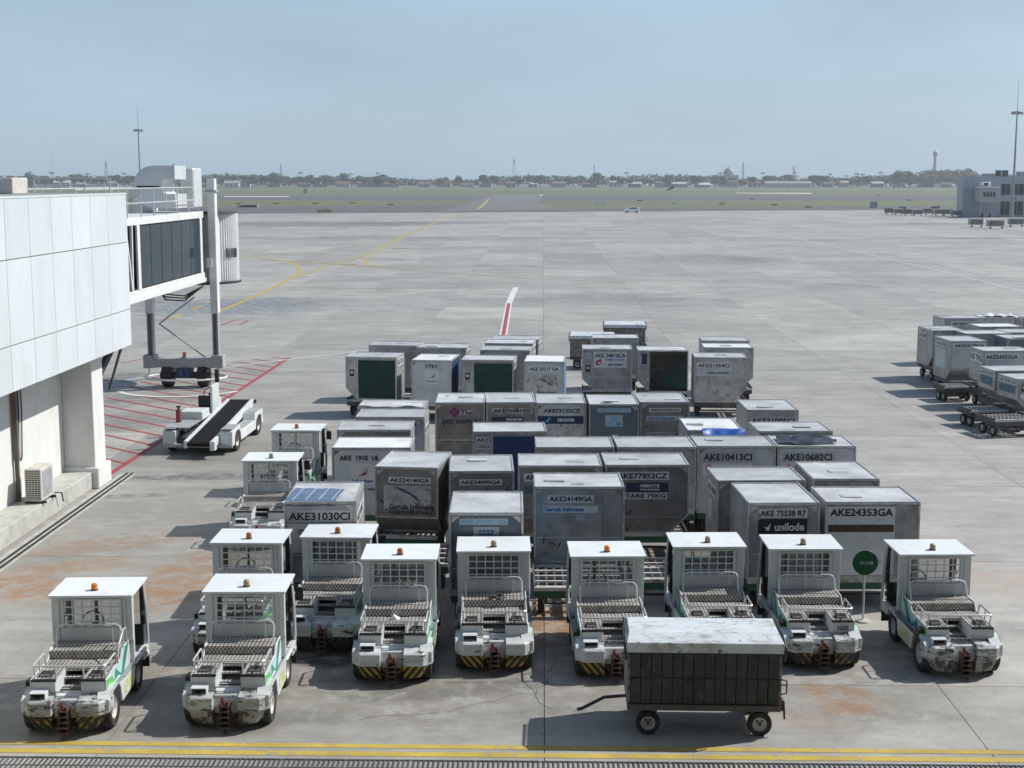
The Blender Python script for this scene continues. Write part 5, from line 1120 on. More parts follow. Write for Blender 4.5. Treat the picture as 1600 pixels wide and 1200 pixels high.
# roof plant on the wing
rp = empty('roof_duct', G(-16.6, 40.2, 8.5), -GA)
MB().prism([(-.9,0),(-.9,.15),(-.75,.38),(-.4,.50),(.55,.50),(.75,.0)], 'y', 0, 1.4).build('hood', W_['bridgegrey'], rp, bevel=.03, smooth=True)
MB().box(.80,1.45,.1,1.3,0,.46).build('plant_box', W_['acwhite'], rp, bevel=.02)
MB().box(.95,1.1,.09,.098,.2,.34).build('vent', W_['grey_metal'], rp)
tag(rp, 'grey hooded air duct on the roof of the terminal wing', 'duct')
rl = empty('roof_railing', G(-15.0, 41.6, 8.52), -GA); q = MB()
for k in range(4): q.cyl((.75*k,0,0),(.75*k,0,.42),.02,6)
for z in (.22,.42): q.cyl((0,0,z),(2.25,0,z),.018,6)
q.build('rail', W_['tube'], rl, smooth=True); tag(rl, 'low steel railing on the roof of the terminal wing', 'railing')

# ------------------------------------------------------------------ unseen terminal front at the camera, added with its overhang to shade the fronts
tf = empty('unseen_terminal_front', (0, -.7, 0)); tag(tf, kind='structure')
MB().box(-60, 60, -14, -.15, -.1, 21).build('wall', W_['piergrey'], tf)
for k in range(30): MB().box(-59.9+4*k, -56.1+4*k, -.15, -.08, 5.2, 15.5).build('window_pane', W_['bridgeglass'], tf); MB().box(-56.1+4*k, -55.9+4*k, -.15, .0, 0, 16).build('mullion', W_['bridgegrey'], tf)
MB().box(-60, 60, -.14, 11.5, 17.2, 18.0).build('added_shade_canopy', W_['bridgegrey'], tf)  # added overhang, stretched out to keep sky light off the tug fronts
# ------------------------------------------------------------------ boarding bridge
br = empty('boarding_bridge', (0,0,0), -GA); UR = -14.42; UL = -16.75
bw, bgm = W_['bridgewhite'], W_['bridgegrey']
ZB, ZG0, ZG1, ZT = 4.66, 5.0, 7.30, 7.58
MB().box(UL, UR, 42.6, 59.9, ZB, ZG0).build('floor_beam', bw, br, bevel=.015)
MB().box(UL, UR, 42.6, 59.9, ZG1, ZT).build('roof_beam', bw, br, bevel=.015)
MB().box(UL+.02, UL+.10, 43, 59.8, ZG0, ZG1).build('left_wall', bw, br)
MB().box(UL+.06, UR-.06, 43, 59.85, ZG0+.01, ZG0+.05).build('floor', W_['blackmat'], br)
v0, v1 = 50.3, 59.2; n = 6
for k in range(n):
    a = v0+(v1-v0)*k/n+.03; b = v0+(v1-v0)*(k+1)/n-.03
    MB().box(UR-.05, UR-.03, a, b, ZG0+.05, ZG1-.04).build('window_pane', W_['bridgeglass'], br)
    MB().box(UR-.075, UR-.045, b, b+.06, ZG0, ZG1).build('mullion', W_['blackmat'], br)
MB().box(UR-.20, UR-.08, v0, v1, ZG0, ZG1).build('inner_panel', W_['blackmat'], br)
MB().box(UR-.06, UR+.02, v1, v1+.35, ZG0, ZG1).box(UR-.06, UR+.02, v0-.35, v0-.02, ZG0, ZG1).build('window_frame', bw, br, bevel=.01)
MB().box(UL+.12, UR-.08, 43.2, 43.3, ZG0, ZG1).build('end_wall', W_['bridgedark'], br)
for (a, b) in (((48.0,ZG0),(48.6,ZG1)),((48.7,ZG1),(49.3,ZG0)),((49.35,ZG0),(49.45,ZG1)),((47.3,ZG0),(47.4,ZG1))):
    MB().beam((UR-.05,a[0],a[1]),(UR-.05,b[0],b[1]),.10,.08,up=(1,0,0)).build('brace', bw, br)
MB().box(UR-.03, UR+.06, 44, 59.9, ZB-.06, ZB+.10).build('lower_rail', bw, br)
# lifting columns, cross beam and wheel carriage
VL = 60.3
for u, top in ((-14.12, 8.95), (-16.95, 8.75)):
    MB().box(u-.16, u+.16, VL-.22, VL+.22, 3.2, top).build('column_sleeve', bw, br, bevel=.015)
    MB().box(u-.24, u+.24, VL-.28, VL+.28, top-.55, top-.48).build('collar', bgm, br)
    MB().box(u-.13, u+.13, VL-.16, VL+.16, 1.3, 3.3).build('column_leg', bgm, br, bevel=.01)
    MB().box(u-.06, u+.06, VL-.20, VL-.178, 1.4, 3.2).build('leg_slot', W_['bridgedark'], br)
MB().box(-14.38, -14.12, VL-.34, VL-.26, 5.2, 5.6).build('junction_box', bw, br, bevel=.01)
MB().box(-17.2, -13.85, VL-.28, VL+.28, .86, 1.26).build('cross_beam', bgm, br, bevel=.015)
for u in (-17.0, -14.05): MB().box(u-.25, u+.25, VL-.32, VL+.32, .84, 1.40).build('beam_end', bgm, br, bevel=.015)
MB().tube([(-15.0,VL-.1,3.9),(-16.55,VL-.1,2.75)], .035, 6).tube([(-16.55,VL-.1,2.75),(-14.6,VL-.1,1.3)], .035, 6).build('tie_rod', bgm, br)
for k in range(3):
    MB().tube([(-16.1+.1*k,57.5,ZB), (-15.7,58.2,4.2-.12*k), (-15.1,59.0,4.05-.1*k), (-14.5,59.6,4.4), (-14.3,59.9,ZB)], .035, 6).build('hanging_cable', W_['black'], br)
MB().box(-15.85,-15.2,VL-.3,VL+.3,.45,.86).build('carriage', W_['steel'], br, bevel=.02)
MB().box(-15.75,-15.50,VL-.42,VL-.30,.50,.80).box(-15.42,-15.24,VL-.42,VL-.30,.45,.80).build('motor', W_['blue'], br, bevel=.02)
MB().cyl((-16.6,VL,.50),(-14.4,VL,.50),.14,12).build('axle', W_['steel'], br, smooth=True)
WJ = wheel_mesh(.50, .44, .27)
for u in (-16.25, -14.70): wheel(br, (u, VL, .50), WJ)
hoop = [(-15.48+1.75*math.cos(t), VL+1.15*math.sin(t), .42) for t in [2*math.pi*k/24 for k in range(24)]]
MB().tube(hoop, .045, 6, closed=True).build('safety_hoop', bw, br, smooth=True)
for u in (-17.0, -14.0): MB().beam((u,VL-.2,.9),(u,VL-.6,.42),.05).build('hoop_bracket', bw, br)
bq = MB().cyl((-15.5,VL-.1,1.26),(-15.5,VL-.1,1.34),.13,10).build('beacon_base', bgm, br); MB().cyl((-15.5,VL-.1,1.34),(-15.5,VL-.1,1.52),.075,10).build('beacon', W_['beaconred'], br)
# cab with bellows
MB().box(-17.0,-14.0,60.6,61.6,4.5,7.5).build('cab_body', bw, br, bevel=.02)
bl = []; N_ = 44
for k in range(N_+1):
    t = -math.pi*.5 + math.pi*1.0*k/N_
    bl.append((-15.35+1.95*math.sin(math.pi*.5-abs(t)*0) if False else -15.35+1.90*math.cos(t), 62.0+1.35*math.sin(t)))
c = MB()
for k in range(N_):
    (a, b), (a2, b2) = bl[k], bl[k+1]; am, bm_ = (a+a2)/2*1.0, (b+b2)/2; nx = (am+15.35)/1.9*.028; ny = (bm_-62.0)/1.35*.028
    c.add([(a,b,4.5),(am+nx,bm_+ny,4.5),(a2,b2,4.5),(a2,b2,7.46),(am+nx,bm_+ny,7.46),(a,b,7.46)], [(0,1,4,5),(1,2,3,4)])
c.build('bellows', W_['curtain'], br, recalc=False)
MB().lathe([(1.9,0),(1.95,.03),(1.95,.10),(0.001,.13)], (0,0,0), 'z', 40).build('cab_roof', W_['bridgedark'], br).location = (-15.35, 62.0, 7.46)
MB().lathe([(.001,-.06),(1.98,-.06),(2.0,0),(1.9,.04)], (0,0,0), 'z', 40).build('cab_floor', W_['black'], br).location = (-15.35, 62.0, 4.48)
for k in range(8):
    t = -.62 + .055*k; MB().beam((-15.35+1.96*math.cos(t), 62.0+1.41*math.sin(t), 5.55), (-15.35+1.96*math.cos(t), 62.0+1.41*math.sin(t), 5.95), .035, .02, up=(0,1,0)).build('vent_slot', W_['blackmat'], br)
# roof railing and air duct
q = MB()
for k in range(9): q.cyl((UR+.0, 45.5+1.7*k, ZT), (UR+.0, 45.5+1.7*k, ZT+1.02), .022, 6); q.cyl((UL, 45.5+1.7*k, ZT), (UL, 45.5+1.7*k, ZT+1.02), .022, 6)
for u in (UR, UL):
    for z in (.5, 1.02): q.cyl((u, 43.5, ZT+z), (u, 59.4, ZT+z), .022, 6)
q.build('roof_railing', W_['tube'], br, smooth=True)
du = []
cpr = lambda r, n: [(-16.0+.72+ -r*math.sin(math.pi*k/n), 8.50 - .0 + r*math.cos(math.pi*k/n)) for k in range(n+1)]
outer = [(-14.62, 9.46)] + [(-15.50-.80*math.sin(math.pi*k/10), 8.62+.84*math.cos(math.pi*k/10)) for k in range(11)] + [(-14.62, 7.78)]
inner = [(-14.62, 8.34), (-15.02, 8.34), (-15.14, 8.46), (-15.14, 8.80), (-15.02, 8.92), (-14.62, 8.92)]
MB().prism(outer + inner, 'y', 56.2, 58.0).build('air_duct', W_['ductsilver'], br, smooth=True)
MB().box(-16.15,-15.25,56.185,56.198,8.58,8.66).build('duct_strap', W_['black'], br)
MB().box(-14.90,-14.36,58.2,59.6,7.75,9.38).build('air_unit', W_['ductsilver'], br, bevel=.05)
MB().box(-16.6,-16.2,58.4,59.4,7.6,8.9).build('cabinet', bw, br, bevel=.02)
MB().box(-16.6,-15.9,51.2,52.6,ZT,8.1).build('plant_box', bgm, br, bevel=.02)
for k, (u, v) in enumerate(((-14.6,47.2),(-14.6,48.9))): MB().cyl((u,v,ZT),(u,v,ZT+.16),.10,8).build('roof_lamp', bw, br)
tag(br, 'white boarding bridge with tinted glass side and twin wheel carriage', 'boarding bridge')
# painted arc under the bridge wheels
c0 = G(-15.5, VL-.6)
marking('white_arc_line', wline([c0 + Vector((2.6*math.cos(R(a)), 2.2*math.sin(R(a))-.2, 0)) for a in range(200, 345, 12)], .26), W_['line_white'], .017)

# ------------------------------------------------------------------ light masts
def light_mast(px, py_top, py_head, py_base, label, D=None, heads=6, lean=0):
    if D is None: D = CAM_H*FPX/(py_base-281)
    x = (px-800)/FPX*D*1.0; top = CAM_H + (281-py_top)/FPX*D; hd = CAM_H + (281-py_head)/FPX*D
    e = empty('light_mast', (x, D*1.0, 0))
    MB().cyl((0,0,0),(0,0,hd),.32,10,.13).build('pole', W_['tower'], e, smooth=True)
    MB().cyl((0,0,hd),(0,0,top),.06,6,.03).build('lightning_rod', W_['tower'], e)
    f = MB().tube([(.9*math.cos(2*math.pi*k/12),.9*math.sin(2*math.pi*k/12),hd-.2) for k in range(12)], .06, 5, closed=True)
    f.beam((-.9,0,hd-.2),(.9,0,hd-.2),.08); f.beam((0,-.9,hd-.2),(0,.9,hd-.2),.08); f.build('head_frame', W_['tower'], e)
    for k in range(heads):
        a = 2*math.pi*k/heads; MB().box(.95*math.cos(a)-.30,.95*math.cos(a)+.30,.95*math.sin(a)-.22,.95*math.sin(a)+.22,hd-.75,hd-.25).build('floodlight', W_['bridgegrey'], e, bevel=.05)
    MB().box(-.7,.7,-.7,.7,0,.7).build('footing', W_['plinth'], e)
    tag(e, label, 'light mast'); return e
light_mast(1576, 130, 176, 346, 'tall floodlight mast rising in front of the right pier building')
light_mast(225, 168, 203, 0, 'tall floodlight mast rising behind the boarding bridge', D=370)
light_mast(90, 236, 269, 0, 'thin distant floodlight mast at the far left', D=760, heads=4)

# ------------------------------------------------------------------ pier building at the right
pc = gp(1503, 339); D0 = pc.y
pier = empty('pier_building', (pc.x, pc.y, 0), R(-3))
MB().box(.4, 60, .3, 6, 0, 9.6).build('wall', W_['piergrey'], pier)
for zr in ((.1,3.3),(3.36,6.5),(6.56,9.7)):
    for k in range(12): MB().box(.02+2.45*k, 2.43+2.45*k, .12, .28, zr[0], zr[1]).build('cladding_panel', W_['piergrey'], pier, bevel=.02)
    MB().box(.1, .38, .34, 5.9, zr[0], zr[1]).build('cladding_panel', W_['piergrey'], pier)
for x0, x1 in ((9.1,11.2),(11.7,14.4),(15.2,18.0)):
    for z0, z1 in ((.5,3.7),(5.3,7.9)):
        f = MB().box(x0, x1, .06, .115, z0, z1).build('window', W_['winddark'], pier); MB().box((x0+x1)/2-.05,(x0+x1)/2+.05,.02,.058,z0,z1).build('mullion', W_['piergrey'], f)
MB().box(11.9,14.0,.06,.115,4.1,4.9).build('emblem_plate', W_['plategrey'], pier)
MB().cyl((12.5,.055,4.5),(12.5,.02,4.5),.33,14).build('emblem', W_['bridgedark'], pier)
MB().box(14,60,2,5.5,9.6,10.9).build('upper_storey', W_['piergrey'], pier)
for x in (8.4,10.0): MB().box(x,x+1.1,2,3.4,9.6,11.2).build('roof_unit', W_['bridgedark'], pier)
MB().box(5.6,8.2,2,5,9.6,10.4).build('roof_unit', W_['bridgegrey'], pier)
tag(pier, 'grey clad pier building with dark windows at the right picture edge', 'building')
fb = empty('boarding_bridge', (pc.x+1.6, pc.y-7, 0), R(-3))
MB().box(.5,3.9,3,7.1,4.0,6.6).build('tunnel', W_['bridgegrey'], fb); MB().box(0,4.6,0,3,3.6,7.0).build('cab', W_['bridgegrey'], fb, bevel=.1); MB().box(-.2,4.8,-.3,3.1,7.0,7.25).build('cab_roof', W_['ductsilver'], fb)
for k in range(4): MB().box(1.0+.75*k,1.55+.75*k,-.02,-.002,4.9,6.0).build('window', W_['winddark'], fb)
for x in (1.0,3.6): MB().box(x-.18,x+.18,1.6,2.0,.6,3.6).build('leg', W_['bridgegrey'], fb)
MB().box(.6,4.0,1.5,2.1,.5,.9).build('cross_beam', W_['bridgegrey'], fb)
for x in (1.4,3.2): wheel(fb, (x,1.8,.5), WJ)
MB().box(1.2,3.6,3.2,5.6,7.3,8.4).build('air_unit', W_['ductsilver'], fb, bevel=.2); MB().box(1.9,2.9,3.17,3.195,7.55,8.2).build('unit_opening', W_['blackmat'], fb)
tag(fb, 'small grey boarding bridge attached to the pier building', 'boarding bridge')

# ------------------------------------------------------------------ far carts by the pier
def far_cart(px, py, L, white, label, i):
    p = gp(px, py); e = empty('luggage_cart', (p.x, p.y, 0), R([0,4,-6,10][i % 4])); k = W_['cartside'] if not white else W_['bridgegrey']
    MB().box(-L/2, L/2, 0, 1.3, .45, 1.5).build('body', k, e); MB().box(-L/2-.06, L/2+.06, -.08, 1.38, 1.5, 1.68).build('roof', W_['cartroof' if white else 'bridgegrey'], e)
    for x in (-L/2+.35, L/2-.35): wheel(e, (x, .1, .20), WC, math.pi/2)
    for k2 in range(3): MB().box(-L/2+.1+(L-.2)*k2/3, -L/2+.04+(L-.2)*(k2+1)/3, -.012, -.002, .55, 1.4).build('side_board', W_['cartside'], e)
    tag(e, label, 'luggage cart', 'far luggage carts'); return e
FC = [(1390,335,2.2,0),(1404,336,2.2,1),(1420,337,2.4,0),(1434,337.5,2.4,1),(1452,336,2.4,0),(1468,337,2.6,1),(1481,337.5,2.4,0),(1495,339,2.4,1),(1410,331,2.2,1),(1462,331,2.2,0)]
for i, (x, y, L, wh) in enumerate(sorted(FC)): far_cart(x, y, L, wh, ('first','second','third','fourth','fifth','sixth','seventh','eighth','ninth','tenth')[i] + ' luggage cart from the left in the far cluster by the pier building', i)
for i, (x, y, L, wh, lab) in enumerate([(1526,355,2.5,1,'far luggage cart left of the pair in front of the pier building'),(1557,357.5,2.9,1,'far luggage cart in the middle in front of the pier building'),(1588,354.5,2.8,1,'far luggage cart cut by the right edge in front of the pier building')]): far_cart(x, y, L, wh, lab, i)
sh = gp(1365, 325); e = empty('field_cabinet', (sh.x, sh.y, 0)); MB().box(-1,1,-.8,.8,0,2.0).build('body', W_['bridgegrey'], e, bevel=.03); MB().box(-1.1,1.1,-.9,.9,2.0,2.15).build('lid', W_['ductsilver'], e); MB().box(-.4,.4,-.83,-.802,.2,1.7).build('door', W_['piergrey'], e); tag(e, 'small grey equipment cabinet on the apron edge right of the white car', 'cabinet')

# ------------------------------------------------------------------ white car on the apron edge
cpz = gp(987, 332.5); e = empty('parked_car', (cpz.x, cpz.y, 0), R(4))
prof = [(-2.1,.32),(-2.12,.72),(-1.95,.95),(-1.15,1.06),(-.45,1.55),(.9,1.62),(1.75,1.50),(2.05,1.02),(2.12,.70),(2.08,.32)]
MB().prism(prof, 'y', -.85, .85).build('body', W_['carwhite'], e, bevel=.06)
for s in (-.856, .856):
    MB().prism([(-1.0,1.08),(-.42,1.46),(.25,1.52),(.25,1.08)], 'y', min(s, s*.995), max(s, s*.995)).build('window', W_['winddark'], e); MB().prism([(.34,1.08),(.34,1.52),(1.2,1.50),(1.55,1.10)], 'y', min(s, s*.995), max(s, s*.995)).build('window', W_['winddark'], e)
WK = wheel_mesh(.33, .2, .2)
for x in (-1.35, 1.35):
    for y in (-.78, .78): wheel(e, (x, y, .33), WK, math.pi/2)
MB().box(2.06,2.14,-.75,-.45,.85,1.1).build('tail_lamp', W_['red'], e); MB().box(-2.13,-2.05,-.75,-.4,.68,.82).build('headlight', W_['inkwhite'], e)
tag(e, 'small white car driving along the far edge of the apron', 'car')

# ------------------------------------------------------------------ airfield furniture
def post_thing(name, px, py, label, cat, fn, group=None):
    p = gp(px, py); e = empty(name, (p.x, p.y, -.05)); fn(e); tag(e, label, cat, group); return e
def marker(e):
    MB().box(-1.6,1.6,-.5,.5,0,3.1).build('board', W_['inkwhite'], e)
    for k in range(3): MB().box(-1.45+1.15*k,-.85+1.15*k,-.53,-.505,0.05,3.05).build('red_stripe', W_['red'], e)
post_thing('marker_hut', 478, 302, 'red and white striped marker hut on the grass', 'hut', marker)
def sock(e):
    MB().cyl((0,0,0),(0,0,6.5),.09,6).build('pole', W_['inkwhite'], e); MB().cyl((0,0,6.3),(-2.6,0,4.9),.45,10,.2).build('sock', W_['beaconred'], e); MB().box(-.6,.6,-.6,.6,0,.4).build('footing', W_['plinth'], e)
post_thing('windsock', 1052, 318, 'red windsock on a white pole on the grass', 'windsock', sock)
def board(w, h, mat):
    def f(e):
        MB().box(-w/2,w/2,-.1,.1,.25,.25+h).build('panel', W_[mat], e)
        for x in (-w*.35, w*.35): MB().box(x-.05,x+.05,-.05,.05,0,.25).build('leg', W_['steel'], e)
    return f
post_thing('taxiway_sign', 937, 320.5, 'low white taxiway board on the grass left of the white car', 'sign', board(3.8,1.0,'inkwhite'))
post_thing('taxiway_sign', 507, 333, 'low faded yellow taxiway board at the left apron edge', 'sign', board(4.0,.8,'line_old'))
for i, (x, y) in enumerate([(373,320),(432,319.5),(493,319.5),(551,319),(610,321.5),(957,297),(1000,315),(1128,320),(1175,312),(1210,321.5),(1263,325.5),(1372,306),(1420,314)]):
    post_thing('edge_marker', x, y, 'small low yellow edge marker on the airfield grass', 'marker', board(2.2,.45,'line_yellow'), 'yellow edge markers on the airfield')
post_thing('drain_headwall', 388, 324, 'dark concrete drain headwall in the grass at the left', 'drain', lambda e: (MB().box(-2.5,2.5,-.6,.8,0,.8).build('wall', W_['steel'], e), MB().box(-3.2,-2.6,-.6,.8,0,1.1).build('wing_wall', W_['plinth'], e), MB().box(2.6,3.2,-.6,.8,0,.9).build('wing_wall', W_['plinth'], e)))

# ------------------------------------------------------------------ far town: houses, towers, trees
FAR = 1760.0
def zone(px):
    for lim, t in ((330,'at the far left behind the boarding bridge'),(545,'just right of the boarding bridge column'),(720,'around the pale apartment block'),(900,'below the middle telecom tower'),(1080,'between the middle telecom tower and the dome'),(1200,'around the domed building'),(1400,'between the dome and the stout pale tower')):
        if px < lim: return t
    return 'around the stout pale tower at the right'
X = lambda px, D: (px-800)/FPX*D
def Z(py, D): return CAM_H + (281-py)/FPX*D
rf_ = random.Random(5)
def house(px, D, w, dpt, h, roof, tin, i, label):
    e = empty('far_house', (X(px, D), D, -.1), R(rf_.uniform(-18, 18)))
    MB().box(-w/2, w/2, 0, dpt, 0, h).build('wall', W_['palewall'], e)
    MB().prism([(-.8, h), (dpt/2, h+roof), (dpt+.8, h)], 'x', -w/2-.6, w/2+.6).build('roof', W_['tinroof' if tin else 'tileroof'], e)
    for k in range(max(2, int(w/4.5))):
        x = -w/2 + w*(k+.5)/max(2, int(w/4.5)); MB().box(x-.7, x+.7, -.06, -.01, h*.35, h*.75).build('window', W_['winddark'], e)
    tag(e, 'low far house ' + zone(px), 'house', 'far houses ' + zone(px))
HL = 'low far house among trees beyond the airfield'
for i in range(52):
    px = -160 + i*37 + rf_.uniform(-11, 11)
    house(px, FAR - 60 + rf_.uniform(-40, 60), rf_.uniform(9, 19), rf_.uniform(7, 10), rf_.uniform(3.2, 6.5), rf_.uniform(1.6, 3.2), rf_.random() < .38, i, HL)
hangar = empty('far_warehouse', (X(1228, FAR-120), FAR-120, -.1)); MB().box(-26,26,0,18,0,5).build('wall', W_['palewall'], hangar); MB().prism([(-1,5),(9,7.5),(19,5)], 'x', -27, 27).build('roof', W_['tinroof'], hangar)
for k in range(9): MB().box(-24+5.5*k,-21+5.5*k,-.1,-.01,.5,3.8).build('door', W_['piergrey'], hangar)
tag(hangar, 'long low warehouse with pale tin roof beyond the runway at the right', 'warehouse')
blk = empty('far_apartment_block', (X(585, FAR-40), FAR-40, -.1)); MB().box(-13,13,0,12,0,12).build('wall', W_['palewall'], blk)
for r_ in range(3):
    for k in range(6): MB().box(-11.5+4*k,-9.5+4*k,-.1,-.01,1.6+3.6*r_,3.6+3.6*r_).build('window', W_['winddark'], blk)
MB().box(-13.5,13.5,-.5,12.5,12,12.6).build('roof', W_['tinroof'], blk); tag(blk, 'pale flat roofed apartment block among the far trees', 'building')
dm = empty('far_domed_building', (X(1137, FAR+40), FAR+40, -.1)); MB().box(-11,11,0,22,0,15).build('wall', W_['palewall'], dm)
MB().lathe([(6.5,15),(7.2,17),(6.8,19.5),(5.0,22),(2.4,24),(.5,25),(.25,28.5),(.01,28.6)], (0,10,0), 'z', 20).build('dome', W_['tinroof'], dm, smooth=True)
for k in range(4): MB().box(-9+5*k,-6.6+5*k,-.1,-.01,3,9).build('window', W_['winddark'], dm)
tag(dm, 'domed building with a pointed finial rising above the far trees', 'building')
def lattice(px, top_py, D, w, label, name='lattice_tower'):
    h = Z(top_py, D); e = empty(name, (X(px, D), D, -.1)); m = MB(); n = 9
    for sx in (-1,1):
        for sy in (-1,1): m.beam((sx*w,sy*w,0),(sx*w*.28,sy*w*.28,h),.35)
    for k in range(n):
        z0, z1 = h*k/n, h*(k+1)/n; a0, a1 = w*(1-.72*k/n), w*(1-.72*(k+1)/n); s = 1 if k % 2 else -1
        m.beam((-a0*s,-a0,z0),(a1*s,-a1,z1),.22); m.beam((-a0*s,a0,z0),(a1*s,a1,z1),.22); m.beam((-a0,-a0*s,z0),(-a1,a1*s,z1),.22)
    m.build('lattice', W_['tower'], e)
    a = MB()
    for k in range(5): a.box(-1.3+.55*k,-.95+.55*k,-1.0,-.6,h*.84,h*.95)
    a.build('antenna_panel', W_['inkwhite'], e); MB().cyl((0,0,h),(0,0,h+4),.12,5).build('mast_tip', W_['tower'], e)
    tag(e, label, 'tower')
lattice(803, 249, FAR+60, 2.6, 'lattice telecom tower with antennas above the far houses in the middle')
lattice(277, 256, FAR+60, 2.4, 'lattice telecom tower behind the silver duct of the bridge')
lattice(173, 252, FAR+300, 2.4, 'faint lattice tower on the far left skyline')
lattice(443, 257, FAR+300, 1.8, 'thin far mast right of the boarding bridge column')
lattice(1157, 255, FAR+200, 1.8, 'thin far mast just right of the domed building')
lattice(927, 258, FAR+260, 1.6, 'thin far mast left of the white car')
lattice(1235, 260, FAR+260, 1.6, 'thin far mast left of the right treed rise')
bt = empty('far_water_tower', (X(1453, FAR+20), FAR+20, -.1)); hh_ = Z(236, FAR+20)
MB().cyl((0,0,0),(0,0,hh_*.84),2.1,12,1.7).build('shaft', W_['palewall'], bt, smooth=True); MB().lathe([(1.7,hh_*.84),(3.0,hh_*.88),(3.0,hh_*.95),(1.5,hh_*.99),(.3,hh_),(.2,hh_+3)], n=14).build('head', W_['tinroof'], bt, smooth=True)
tag(bt, 'stout pale tower standing above the far trees at the right', 'tower')

def crown_mesh(seed, rx, rz, nleaf, lobes, size, mat, palm=False):
    r = random.Random(seed); mb = MB()
    L_ = []
    for _ in range(lobes):
        a = r.uniform(0, 6.28); d = r.uniform(.1, .75); L_.append((d*rx*math.cos(a), d*rx*math.sin(a), r.uniform(-.45, .75)*rz, r.uniform(.34, .62)))
    for _ in range(nleaf):
        lx, ly, lz, k = r.choice(L_)
        v = Vector((r.gauss(0,1), r.gauss(0,1), r.gauss(0,1))).normalized()*r.uniform(.6,1.0)**.5
        c = Vector((lx+v.x*rx*k, ly+v.y*rx*k, lz+v.z*rz*k*1.0))
        n = (v + Vector((r.uniform(-.7,.7), r.uniform(-.7,.7), r.uniform(-.2,.8)))).normalized(); t = n.orthogonal().normalized(); b = n.cross(t); s = size*r.uniform(.6,1.4)
        mb.add([c-t*s-b*s*.6, c+t*s-b*s*.7, c+t*s*.8+b*s*.7, c-t*s*.9+b*s*.6], [(0,1,2,3)])
    return mb.mesh('crown', mat, recalc=False)
def palm_mesh(seed):
    r = random.Random(seed); mb = MB()
    for k in range(16):
        a = 6.28*k/16+r.uniform(-.2,.2); d = Vector((math.cos(a), math.sin(a), 0)); s = d.cross(Vector((0,0,1))); L_ = r.uniform(2.8,3.8); up = r.uniform(.1,1.6)
        pts = [d*L_*t + Vector((0,0,up*math.sin(t*2.2)-1.6*t*t)) for t in (0,.3,.6,.85,1.0)]; ws = (.15,.5,.55,.35,.05)
        for i in range(4): mb.add([pts[i]-s*ws[i], pts[i]+s*ws[i], pts[i+1]+s*ws[i+1], pts[i+1]-s*ws[i+1]], [(0,1,2,3)])
    return mb.mesh('crown', W_['leaf'], recalc=False)
CR = [crown_mesh(i, (5.2,6.5,4.4,7.5,5.6,6.2)[i], (3.6,3.2,4.2,3.9,3.0,4.6)[i], 420, (9,12,8,13,10,11)[i], .75, W_['leaf' if i % 2 else 'leafdark']) for i in range(6)]
PM = [palm_mesh(i) for i in range(3)]
TR = MB().cyl((0,0,0),(0,0,1),.38,6,.2).tube([(0,0,.7),(.5,.2,1.05)], .12, 5).tube([(0,0,.65),(-.5,-.2,1.05)], .12, 5).mesh('trunk', W_['bark'])
TL = 'dark green tree in the far treeline beyond the runway'; PLb = 'palm standing up out of the far treeline beyond the runway'
def far_tree(px, D, s, kind, zc=None):
    e = empty('far_palm' if kind == 'p' else 'far_tree', (X(px, D), D, -.1), rf_.uniform(0, 6.28)); zc = zc or s*8.2
    t = link('trunk', TR, e); t.scale = (1,1,zc) if kind != 'p' else (.55,.55,zc)
    c = link('crown', PM[rf_.randrange(3)] if kind == 'p' else CR[rf_.randrange(6)], e); c.location = (0,0,zc); k = s if kind != 'p' else 1.15; c.scale = (k*rf_.uniform(.9,1.3), k, k*rf_.uniform(.85,1.1))
    tag(e, ('far palm ' if kind == 'p' else 'dark far tree ') + zone(px), 'palm' if kind == 'p' else 'tree', ('far palms ' if kind == 'p' else 'far trees ') + zone(px))
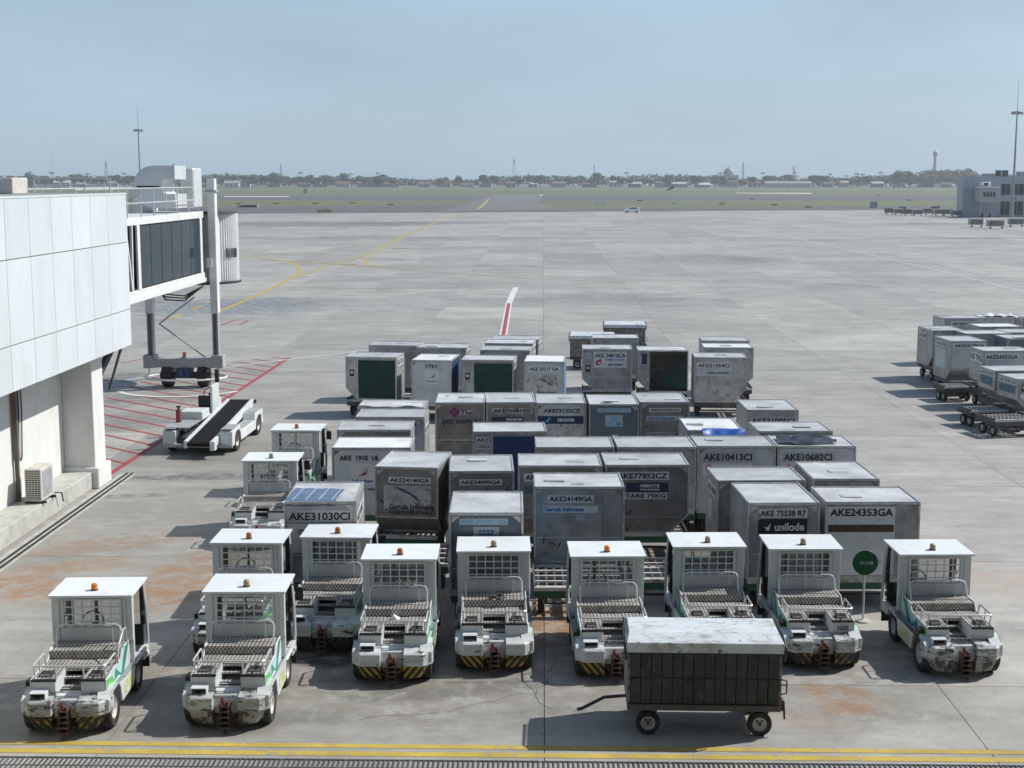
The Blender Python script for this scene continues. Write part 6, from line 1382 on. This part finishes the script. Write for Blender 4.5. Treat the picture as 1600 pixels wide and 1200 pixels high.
clus = [(600,12),(830,6),(975,8),(1040,10),(1110,8),(1205,14),(1275,10),(1330,8),(1400,12),(1440,18),(1470,18),(1500,14),(380,10),(330,14),(420,12),(470,8),(80,14),(30,10),(130,10),(210,10),(520,8),(690,7),(760,6),(900,7),(1550,10)]
for px, n in clus:
    for k in range(n):
        x = px + rf_.gauss(0, 20); far_tree(x, FAR + rf_.uniform(-130, 130), rf_.uniform(.75, 1.3) * (1.35 if 1420 < px < 1520 else 1.0), 't')
for i in range(34): far_tree(rf_.choice([rf_.uniform(-60,700), rf_.uniform(880,1600), rf_.uniform(1230,1560)]), FAR + rf_.uniform(0, 120), 1, 'p', rf_.uniform(12.5, 18.5))
wood = MB(); rw = random.Random(3)
hgt = lambda x: 11.5 + 2.2*math.sin(x*.011) + 1.8*math.sin(x*.031+1) + (5 if 480 < x < 590 else 0)
for _ in range(24000):
    x = rw.uniform(-860, 860); h = hgt(x)*rw.uniform(.7, 1.15); z = rw.uniform(.1, 1)**.7*h; y = FAR + 150 + rw.uniform(0, 40); s = rw.uniform(.7, 1.8)
    n = Vector((rw.uniform(-1,1), rw.uniform(-1.2,.2), rw.uniform(-.1,1))).normalized(); t = n.orthogonal().normalized(); b = n.cross(t); c = Vector((x, y, z))
    wood.add([c-t*s-b*s*.6, c+t*s-b*s*.7, c+t*s*.8+b*s*.7, c-t*s*.9+b*s*.6], [(0,1,2,3)])
o = wood.build('distant_wood', W_['leafdark'], recalc=False); tag(o, 'continuous belt of distant woodland on the horizon', 'woodland', kind='stuff')

# ------------------------------------------------------------------ haze over the airfield
hz = MB().box(-1420, 1420, -80, 2560, -1.3, 62).build('haze', None); tag(hz, 'pale humid haze lying over the airfield', 'haze', kind='stuff')
hm = bpy.data.materials.new('haze_air'); hm.use_nodes = True; hn = hm.node_tree; hn.nodes.clear()
ho = hn.nodes.new('ShaderNodeOutputMaterial'); pv = hn.nodes.new('ShaderNodeVolumePrincipled')
pv.inputs['Color'].default_value = (.86, .93, 1.0, 1); pv.inputs['Density'].default_value = .0002; pv.inputs['Anisotropy'].default_value = .2
hn.links.new(pv.outputs['Volume'], ho.inputs['Volume']); hz.data.materials.append(hm)
